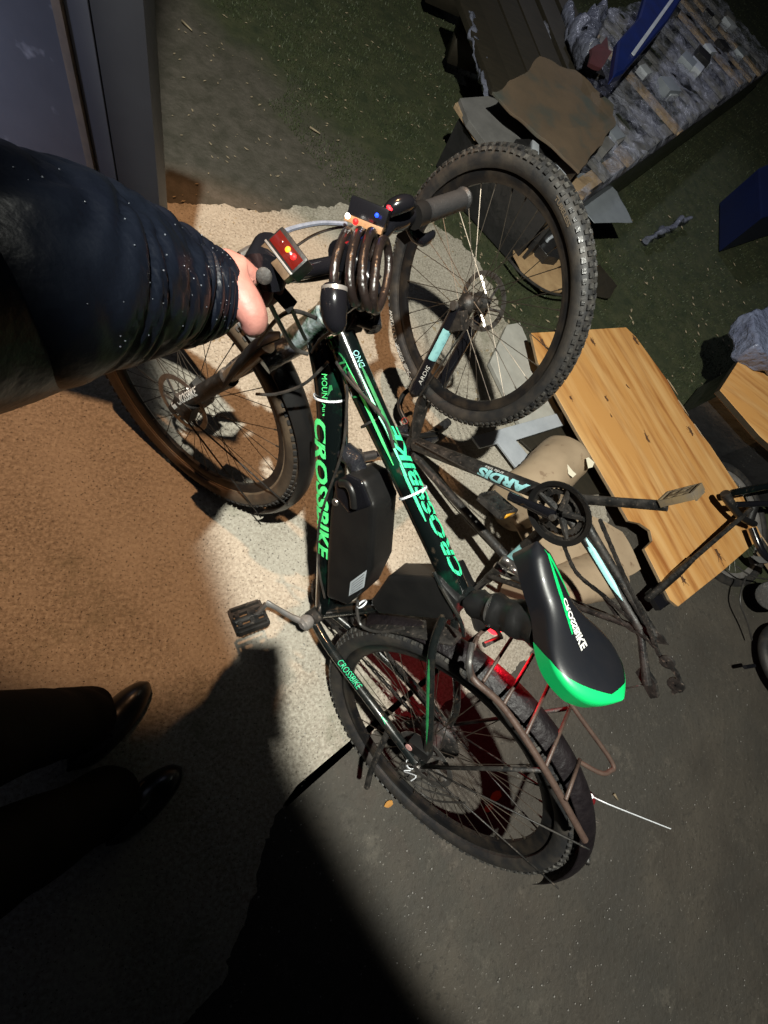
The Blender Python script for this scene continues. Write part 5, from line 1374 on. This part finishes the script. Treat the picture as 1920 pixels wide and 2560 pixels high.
# blue sheeting with a white stripe
zb = 0.55
blu = slab('blue_sheeting', [(1535, 190), (1548, 98), (1600, 40), (1630, -60), (1740, -60), (1672, 50), (1562, 178)], zb, 0.05, M['blue'], 'blue plastic sheeting with a white stripe beyond the wrapped pallets', 'sheeting', bevel=0.01)
o = MB().tube([blu.matrix_basis.inverted() @ G(1582, 136, zb + .004), blu.matrix_basis.inverted() @ G(1690, -15, zb + .004)], 0.012, 6, flat=(0.2, 1)).build('white_stripe', M['white_board'], blu)
mb = MB(); mb.prism([(G(u, v, .3).x, G(u, v, .3).y) for u, v in ((1905, 545), (1898, 420), (2060, 350), (2100, 490))], (0, 0, 0), (1, 0, 0), (0, 1, 0), (0, 0, 1), 0.005, 0.3)
tag(mb.build('blue_bin', mat('dark_blue_plastic', (0.001, 0.006, 0.045), (0.001, 0.004, 0.03), 6, 0.5), None, bevel=0.01, smooth=False), 'blue plastic bin in the dark at the right edge', 'bin')

# ------------------------------------------------------------------ wrapped pallets at the upper right
PZ = 0.30
C0, C1, C3 = G(1385, 540, PZ), G(1920, 170, PZ), G(1275, 425, PZ)
ux = (C1 - C0).normalized(); uy = V((0, 0, 1)).cross(ux)
R5 = Matrix((ux, uy, V((0, 0, 1)))).transposed()
for k in range(4):
    base = C0 + ux * (1.22 * k); p = empty('wrapped_pallet', tuple(V((base.x, base.y, 0)))); bo = V(p.location)
    tag(p, ('nearest pallet of the wrapped row, with pale slats and white blocks showing', 'second pallet of the wrapped row, film gathered over its slats', 'third pallet of the wrapped row, next to the blue sheeting', 'farthest pallet of the wrapped row at the upper right corner')[k], 'pallet', 'pallets wrapped in stretch film')
    rnd = random.Random(k + 20)

    def pb(name, x, y, z, a, b_, d, m, rz=0.0, bev=0.002):
        R = R5 @ Matrix.Rotation(rz, 3, 'Z')
        return MB().box(R5 @ V((x, y, z)), (a, b_, d), R).build(name, m, p, bevel=bev)
    wd = 0.42 if k == 0 else 0.95
    for j in range(3): pb('bearer', 0.6, 0.06 + j * (wd - 0.12) / 2, 0.235, 1.16, 0.09, 0.06, M['pale_wood'] if k == 0 and j < 2 else M['grey_wood'])
    for j in range(4): pb('slat', 0.06 + j * 0.33, wd / 2 + rnd.uniform(-.02, .02), 0.280 + rnd.uniform(-.002, .002), rnd.uniform(0.07, 0.10), wd, 0.022, (M['pale_wood'] if (k == 0 and j in (0, 1)) or rnd.random() < 0.25 else M['grey_wood']), rnd.uniform(-.02, .02))
    for j in range(6):
        x, y = rnd.uniform(0.1, 1.1), rnd.uniform(0.2, 0.9) * wd; s = rnd.uniform(0.07, 0.13)
        pb('block', x, y, 0.30 + s * 0.2, s * 1.3, s, s * 0.5, rnd.choice([M['white_board'], M['grey_wood'], M['dark_film'], M['alu']]), rnd.uniform(-.4, .4))
    if k == 0:
        pb('block', 0.42, 0.36, 0.345, 0.14, 0.12, 0.05, M['white_board'], 0.1); pb('block', 0.66, 0.33, 0.345, 0.13, 0.11, 0.05, M['white_board'], 0.25); pb('block', 0.16, 0.30, 0.34, 0.1, 0.04, 0.04, M['white_board'], 0.6)
    pb('side_wrap', 0.605, -0.012, 0.14, 1.205, 0.02, 0.27, M['dark_film'])
    pb('side_wrap', -0.012, 0.22, 0.14, 0.02, 0.42, 0.27, M['dark_film']) if k == 0 else None
    # top film: wavy sheet following slats
    nx, ny = 60, 40; vs = []; fs = []
    for i in range(nx + 1):
        for j in range(ny + 1):
            x, y = -0.01 + 1.225 * i / nx, -0.02 + (wd + 0.05) * j / ny; q_ = V((x + k * 1.22, y, k))
            z = 0.305 + 0.020 * abs(noise.noise(q_ * 4.5)) + 0.022 * noise.noise(q_ * 13) + 0.010 * noise.noise(q_ * 34) + 0.012
            if j == 0: z -= 0.05
            vs.append(tuple(R5 @ V((x, y, z))))
    for i in range(nx):
        for j in range(ny):
            a = i * (ny + 1) + j
            if k == 0 and i < 22 and 3 < j and noise.noise(V((i * .13, j * .13, 3))) > -0.25: continue
            fs.append((a, a + 1, a + ny + 2, a + ny + 1))
    me = bpy.data.meshes.new('film'); me.from_pydata(vs, [], fs); me.update(); link('stretch_film', me, M['film'], p)

# scrap wood pile at the right
sp = [((1752, 1062), (1800, 1048), .05, 'pale_wood'), ((1790, 1050), (1770, 1130), .06, 'pale_wood'), ((1806, 1045), (1812, 1150), .07, 'grey_wood'), ((1830, 1055), (1822, 1180), .06, 'pale_wood'),
      ((1850, 1070), (1862, 1200), .07, 'white_board'), ((1868, 1030), (1848, 1120), .09, 'grey_wood'), ((1890, 1110), (1905, 1230), .05, 'pale_wood'), ((1780, 1140), (1840, 1220), .04, 'grey_wood'),
      ((1900, 1380), (1935, 1430), .04, 'pale_wood'), ((1880, 1400), (1940, 1400), .05, 'grey_wood'), ((1905, 1180), (1950, 1300), .03, 'pale_wood')]
lbl = ['short pale stick touching the top of the plywood edge', 'leaning pale stick above the bicycle tyre', 'grey stick in the middle of the scrap pile', 'pale stick beside the white slat', 'white painted slat inside the alloy rim', 'grey offcut under the raised board', 'pale slat right of the white one', 'grey slat low in the pile by the plywood',
       'pale stick below the bar end', 'grey stick crossing below the bar end', 'pale slat at the right edge of the pile']
for k, (a, b_, z, mm) in enumerate(sp):
    pa, pb_ = G(*a, z), G(*b_, z * 0.8); d = pb_ - pa; L_ = d.length; d.normalize(); n = V((0, 0, 1)); n = (n - d * n.dot(d)).normalized(); R = Matrix((d, n.cross(d), n)).transposed()
    o = MB().box((0, 0, 0), (L_ * 1.1, 0.035 if mm != 'white_board' else 0.06, 0.02), R).build('scrap_stick', M[mm], None, bevel=0.002); o.location = (pa + pb_) / 2
    tag(o, lbl[k], 'wood scrap', 'scrap wood at the right edge')
# yellow leaves near the rear wheel
for k, (u, v, s) in enumerate(((1240, 1990, .022), (1222, 2020, .018), (972, 2010, .014))):
    p = G(u, v, .004); mb = MB(); pts = []
    for i in range(10): a = 2 * PI * i / 10; pts.append((s * math.cos(a) * (0.9 + 0.2 * (i % 2)), s * 0.62 * math.sin(a)))
    mb.prism(pts, (0, 0, 0), (1, 0.3, 0), (-0.3, 1, 0), (0.1, 0.1, 1), 0, 0.0008); o = mb.build('fallen_leaf', M['leaf'], None, smooth=False); o.location = p
    tag(o, ('larger yellow leaf on the ground inside the rear wheel', 'smaller yellow leaf just below the larger one', 'tiny tan leaf on the dark ground left of the rear wheel')[k], 'leaf', 'fallen yellow leaves')
for k, (a, b_) in enumerate((((455, 52), (480, 76)), ((775, 318), (800, 334)), ((1535, 1985), (1545, 2000)))):
    o = MB().tube([G(*a, .004), G(*b_, .006)], [0.006, 0.003], 5).build('twig', M['dry_bit'], None); tag(o, ('pale twig on the moss near the gate', 'thin pale twig lying in the green ground', 'tiny white chip near the loose zip tie')[k], 'twig')

# ================================================================== PERSON
def skin_mesh(nodes, edges, levels=2):
    """nodes: list of (point, rx, ry)"""
    me = bpy.data.meshes.new('sk'); me.from_pydata([tuple(n[0]) for n in nodes], edges, []); me.update()
    o = bpy.data.objects.new('sk', me); COL.objects.link(o)
    md = o.modifiers.new('s', 'SKIN'); md.use_smooth_shade = True
    for i, n in enumerate(nodes):
        me.skin_vertices[0].data[i].radius = (n[1], n[2] if len(n) > 2 else n[1])
    me.skin_vertices[0].data[0].use_root = True
    ms = o.modifiers.new('u', 'SUBSURF'); ms.levels = levels; ms.render_levels = levels
    bpy.context.view_layer.update()
    out = bpy.data.meshes.new_from_object(o.evaluated_get(bpy.context.evaluated_depsgraph_get()))
    bpy.data.objects.remove(o); return out


FT1 = G(250, 1790); FT2 = G(395, 1940)
person = empty('person', (-0.33, -0.25, 0)); tag(person, 'person in a wet dark jacket and black trousers holding the bicycle grip, photographed from above', 'person')
po3 = V(person.location)
HIP = V((-0.46, -0.34, 0.92)); CH = V((-0.36, -0.27, 1.30)); NK = V((-0.30, -0.25, 1.47)); HD = V((-0.235, -0.22, 1.60))
WR = PD(575, 732, 0.545); ELB = PD(150, 700, 0.37); SHL = V((-0.37, -0.17, 1.42))
PALM = PD(612, 742, 0.565)
PHF = W @ V((0, 0, 1)); PHU = W @ V((0, -1, 0)); PHR = W @ V((1, 0, 0)); PHN = CAM - PHF * 0.016
nodes = [(HIP, .14, .11), (CH, .15, .11), (NK, .055, .055), (HD, .085, .10), (HD + V((0.02, 0.02, 0.09)), .075, .085),     # 0-4
         (V((-0.44, -0.24, .88)), .085, .085), (V((-0.33, -0.13, .50)), .06, .06), (V((-0.245, -0.13, .10)), .042, .042),       # 5-7 near leg
         (V((-0.44, -0.42, .88)), .085, .085), (V((-0.30, -0.32, .50)), .06, .06), (V((-0.155, -0.31, .10)), .042, .042),      # 8-10 far leg
         (SHL, .055, .055), (ELB, .045, .045), (WR, .026, .034), (PALM, .024, .042),                                     # 11-14
         (V((-0.30, -0.44, 1.38)), .055, .055), (V((-0.14, -0.50, 1.16)), .045, .045), (PHN + PHU * -0.150 - PHF * 0.02, .026, .03), (PHN + PHU * -0.10 - PHF * 0.026, .024, .040)]  # 15-18
edges = [(0, 1), (1, 2), (2, 3), (3, 4), (0, 5), (5, 6), (6, 7), (0, 8), (8, 9), (9, 10), (1, 11), (11, 12), (12, 13), (13, 14), (1, 15), (15, 16), (16, 17), (17, 18)]
# fingers wrapped round the grip; g_dir is the grip axis in the world
g0w, g1w = MW1 @ GL0, MW1 @ GL1; gax = (g1w - g0w).normalized(); tocam = (CAM - PALM); tocam = (tocam - gax * tocam.dot(gax)).normalized(); sidev = gax.cross(tocam).normalized()
base_i = 14
mid = (g0w + g1w) / 2
for k in range(4):
    along = -0.036 + 0.024 * k; c_ = mid + gax * along; r = 0.028
    prev = base_i
    for j, (aa, rr_) in enumerate(((0.35, .0115), (-0.75, .0105), (-1.9, .0095), (-2.9, .0085))):
        aa = aa if True else aa
        ptn = c_ + tocam * (r * math.cos(aa)) + sidev * (r * math.sin(aa)) * (1 if True else 1)
        nodes.append((ptn, rr_ * (1.0 if k < 3 else .9), rr_)); edges.append((prev, len(nodes) - 1)); prev = len(nodes) - 1
# right hand: fingers behind the phone, thumb on its edge
for k in range(4):
    prev = 18
    for (a, b_, c_) in ((-0.045, -0.085 + 0.022 * k, 0.034), (-0.010, -0.080 + 0.022 * k, 0.030), (0.028, -0.078 + 0.022 * k, 0.022), (0.043, -0.076 + 0.022 * k, 0.004)):
        nodes.append((PHN + PHR * a + PHU * b_ - PHF * c_, .0095, .0095)); edges.append((prev, len(nodes) - 1)); prev = len(nodes) - 1
prev = 18
for (a, b_, c_) in ((-0.048, -0.08, 0.02), (-0.050, -0.055, 0.008), (-0.046, -0.035, 0.002)):
    nodes.append((PHN + PHR * a + PHU * b_ - PHF * c_, .011, .011)); edges.append((prev, len(nodes) - 1)); prev = len(nodes) - 1
# thumb
prev = base_i
for (u, v, d, r) in ((615, 700, .575, .014), (628, 740, .58, .013), (636, 780, .585, .012), (632, 806, .59, .011)):
    nodes.append((PD(u, v, d), r, r)); edges.append((prev, len(nodes) - 1)); prev = len(nodes) - 1
nodes = [(n[0] - po3,) + tuple(n[1:]) for n in nodes]
body = link('body', skin_mesh(nodes, edges), M['skin'], person)
# heel of the hand seen beside the cuff
hm = skin_mesh([(PD(u, v, d) - po3, r, r2) for u, v, d, r, r2 in ((538, 652, .528, .017, .017), (562, 672, .522, .0215, .019), (590, 706, .520, .0225, .020), (608, 748, .522, .0225, .021), (630, 786, .527, .0205, .0205), (640, 812, .534, .0175, .0175), (622, 834, .546, .014, .014))]
                + [(PD(u, v, d) - po3, r, r) for u, v, d, r in ((598, 668, .530, .0145), (624, 686, .538, .0130), (642, 712, .550, .0120))],
               [(0, 1), (1, 2), (2, 3), (3, 4), (4, 5), (5, 6), (1, 7), (7, 8), (8, 9)])
link('thumb_side', hm, M['skin'], body)
# face and hair
fc = HD + V((0.0, 0.0, 0.0)) - po3; fd_ = V((0.8, 0.45, -0.35)).normalized(); up_ = V((0, 0, 1)); rt = fd_.cross(up_).normalized(); u2 = rt.cross(fd_)
for s in (-1, 1):
    MB().lathe([(0.0115, 0), (0.008, 0.006), (0.0005, 0.009)], fc + fd_ * 0.088 + rt * 0.031 * s + u2 * 0.02, fd_, 14).build('eye', M['white_print'], body)
    MB().tube([fc + rt * 0.082 * s + u2 * 0.02, fc + rt * 0.088 * s - u2 * 0.03], [0.016, 0.010], 10, flat=(1, .5)).build('ear', M['skin'], body)
MB().tube([fc + fd_ * 0.09 + u2 * 0.02, fc + fd_ * 0.112 - u2 * 0.02], [0.006, 0.013], 10).build('nose', M['skin'], body)
MB().tube([fc + fd_ * 0.09 - u2 * 0.05 - rt * 0.02, fc + fd_ * 0.096 - u2 * 0.05, fc + fd_ * 0.09 - u2 * 0.05 + rt * 0.02], 0.005, 8).build('mouth', M['red_rag'], body)
q = MB(); q.lathe([(0.112, -0.01), (0.113, 0.03), (0.10, 0.08), (0.06, 0.12), (0.001, 0.13)], fc + V((0, 0, 0.04)), (0, 0, 1), 28); q.build('knit_hat', M['trousers'], person)


def garment(name, pts, radii, m, wr=0.0, seed=0, seams=0, seg=48, n=10, squash=(1, 1), up=None, folds=0.0):
    P = crv([p - po3 for p in pts], n); K = len(P); base = [radii[0]] * K
    for i in range(K):
        t = i / (K - 1) * (len(radii) - 1); a = int(min(t, len(radii) - 2)); base[i] = lerp(radii[a], radii[a + 1], t - a)
    mb = MB(); mb.tube(P, base, seg, flat=squash, up=up); me = mb.mesh(name, 0)
    idx = 0
    for v in me.vertices:
        i = min(range(0, K), key=lambda q_: (P[q_] - v.co).length_squared) if seams else 0
        c = P[i] if seams else None
        if folds:
            d = (v.co - P[i]); ang_ = math.atan2(d.y, d.x); s = i / (K - 1)
            w1 = noise.noise(V((s * 13 + 0.9 * math.sin(ang_ + seed) , 0.6 * math.cos(ang_), 0.6 * math.sin(ang_) + seed)))
            w2 = noise.noise(V((s * 26 - 1.3 * math.sin(ang_), 1.2 * math.cos(ang_), 1.2 * math.sin(ang_) + seed + 9)))
            v.co += d.normalized() * (-folds * (max(0.0, 0.30 - abs(w1)) * 2.2) ** 1.5 - folds * 0.5 * (max(0.0, 0.22 - abs(w2)) * 3) ** 1.5)
        elif seams:
            s = i / (K - 1) * seams; d = (v.co - c); ph = noise.noise(v.co * 5 + V((seed, 0, 0))) * 0.9
            f = abs(math.sin((s + ph + 0.5 * math.atan2(d.y, d.x + 1e-6) / PI) * PI)) ** 0.55
            v.co += d.normalized() * (wr * (f - 0.75))
        v.co += noise.noise_vector(v.co * 16 + V((seed, 1, 2))) * wr * 0.35
    return link(name, me, m, person)


WRc = PD(600, 735, 0.553)
AW = [SHL + V((-0.03, -0.02, 0.01)), PD(-120, 720, 0.315), PD(60, 690, 0.335), PD(230, 690, 0.39), PD(370, 705, 0.455), PD(460, 720, 0.50), PD(540, 728, 0.53)]
sleeve = garment('jacket_sleeve', AW, [0.095, 0.085, 0.082, 0.078, 0.070, 0.061, 0.048], M['jacket'], 0.004, 3, seams=6, seg=84, n=20, folds=0.012)
# cuff lip
MB().lathe([(0.044, -0.012), (0.047, -0.008), (0.047, 0.002), (0.044, 0.006), (0.038, 0.003)], PD(528, 724, 0.53) - po3, (WR - ELB), 40, closed=True).build('cuff', M['jacket'], sleeve)
# water drops on the sleeve
rnd = random.Random(4); dm = MB(); sme = sleeve.data; vv = [v for v in sme.vertices if v.normal.dot((CAM - po3 - v.co).normalized()) > 0.0 and v.co.x > (PD(-60, 700, .33) - po3).x]
for k in range(150):
    v = rnd.choice(vv); r = rnd.uniform(0.0003, 0.0009); n = V(v.normal); off = V((rnd.uniform(-1, 1), rnd.uniform(-1, 1), rnd.uniform(-1, 1))) * 0.003; off -= n * off.dot(n)
    dm.lathe([(r, -0.0002), (r * .8, r * .5), (r * .02, r * .8)], v.co + off + n * 0.0003, n, 6)
o = dm.build('rain_drops', M['drop'], sleeve); o['kind'] = 'stuff'
garment('jacket_body', [HIP + V((0.0, 0.0, -0.06)), HIP + V((-0.01, 0.02, 0.16)), CH, CH + V((0.0, 0.02, 0.10)), NK + V((0, 0, 0.0))], [0.185, 0.19, 0.205, 0.185, 0.085], M['jacket'], 0.008, 5, seams=6, seg=40, n=8, squash=(1.0, 0.78), up=(0.55, -0.83, 0))
garment('jacket_sleeve', [V((-0.31, -0.42, 1.38)), V((-0.15, -0.50, 1.16)), (V((-0.14, -0.50, 1.16)) * 0.25 + (PHN + PHU * -0.150 - PHF * 0.02) * 0.75)], [0.09, 0.07, 0.055], M['jacket'], 0.006, 8, seams=5, seg=32, n=8)
garment('trouser_leg', [V((-0.43, -0.24, .95)), V((-0.385, -0.165, .70)), V((-0.335, -0.13, .45)), V((-0.28, -0.125, .22)), V((-0.245, -0.13, .06))], [0.11, 0.095, 0.082, 0.075, 0.078], M['trousers'], 0.006, 2, seams=4, seg=36, n=8)
garment('trouser_leg', [V((-0.43, -0.40, .95)), V((-0.37, -0.34, .70)), V((-0.30, -0.32, .45)), V((-0.215, -0.315, .22)), V((-0.16, -0.31, .06))], [0.11, 0.095, 0.082, 0.075, 0.078], M['trousers'], 0.006, 6, seams=4, seg=36, n=8)


def shoe(heel, toe, label):
    h, t = V(heel), V(toe); d = (t - h); L_ = d.length; d.normalize(); s = V((0, 0, 1)).cross(d); vs = []; fs = []
    K, J = 22, 20
    for i in range(K + 1):
        a = i / K; wd = 0.036 + 0.014 * math.sin(PI * min(1, a * 1.15)) ; wd *= math.sqrt(max(0.02, 1 - max(0, (a - .72) / .28) ** 2.4)) * math.sqrt(max(0.05, 1 - max(0, (.12 - a) / .12) ** 2))
        ht = lerp(0.095, 0.05, min(1, a / 0.62)) * math.sqrt(max(0.1, 1 - max(0, (a - .75) / .25) ** 2.2 * .85))
        for j in range(J):
            b_ = 2 * PI * j / J; y = wd * math.cos(b_) * (1.0 if math.sin(b_) < 0 else 0.92); z = ht * math.sin(b_) if math.sin(b_) > 0 else 0.018 * math.sin(b_)
            vs.append(h + d * (L_ * a) + s * y + V((0, 0, 0.020 + z)) - po3)
    for i in range(K):
        for j in range(J): l = (j + 1) % J; fs.append((i * J + j, i * J + l, (i + 1) * J + l, (i + 1) * J + j))
    fs += [tuple(range(J))[::-1], tuple(K * J + j for j in range(J))]
    me = MB().add(vs, fs).mesh('shoe', 0); o = link('shoe', me, M['shoe'], person); o['label'] = label
    for k in range(4):
        c = h + d * (L_ * (0.42 + 0.08 * k)) + V((0, 0, 0.085 - 0.010 * k)) - po3
        MB().tube([c - s * 0.026 + V((0, 0, -.01)), c, c + s * 0.026 + V((0, 0, -.01))], 0.0022, 6).build('lace', M['trousers'], o)
    MB().tube([h + d * (L_ * .35) + s * 0.037 - po3 + V((0, 0, .055)), h + d * (L_ * .62) + s * 0.042 - po3 + V((0, 0, .045))], 0.003, 6).build('side_tab', M['chrome_mud'], o)
    return o


shoe(G(195, 1905), G(372, 1705), 'upper shoe, toe pointing to the bicycle')
shoe(G(285, 2075), G(452, 1915), 'lower shoe, deep in shadow')


# phone in the right hand, behind the lens
Rp = Matrix((PHR, PHU, PHF)).transposed()
ph = MB().box(PHU * -0.0, (0.076, 0.160, 0.008), Rp).build('phone', M['plastic'], None, bevel=0.003)
ph.location = PHN + PHU * -0.062 - PHF * 0.006
tag(ph, 'phone in the right hand of the person, taking the picture', 'phone')
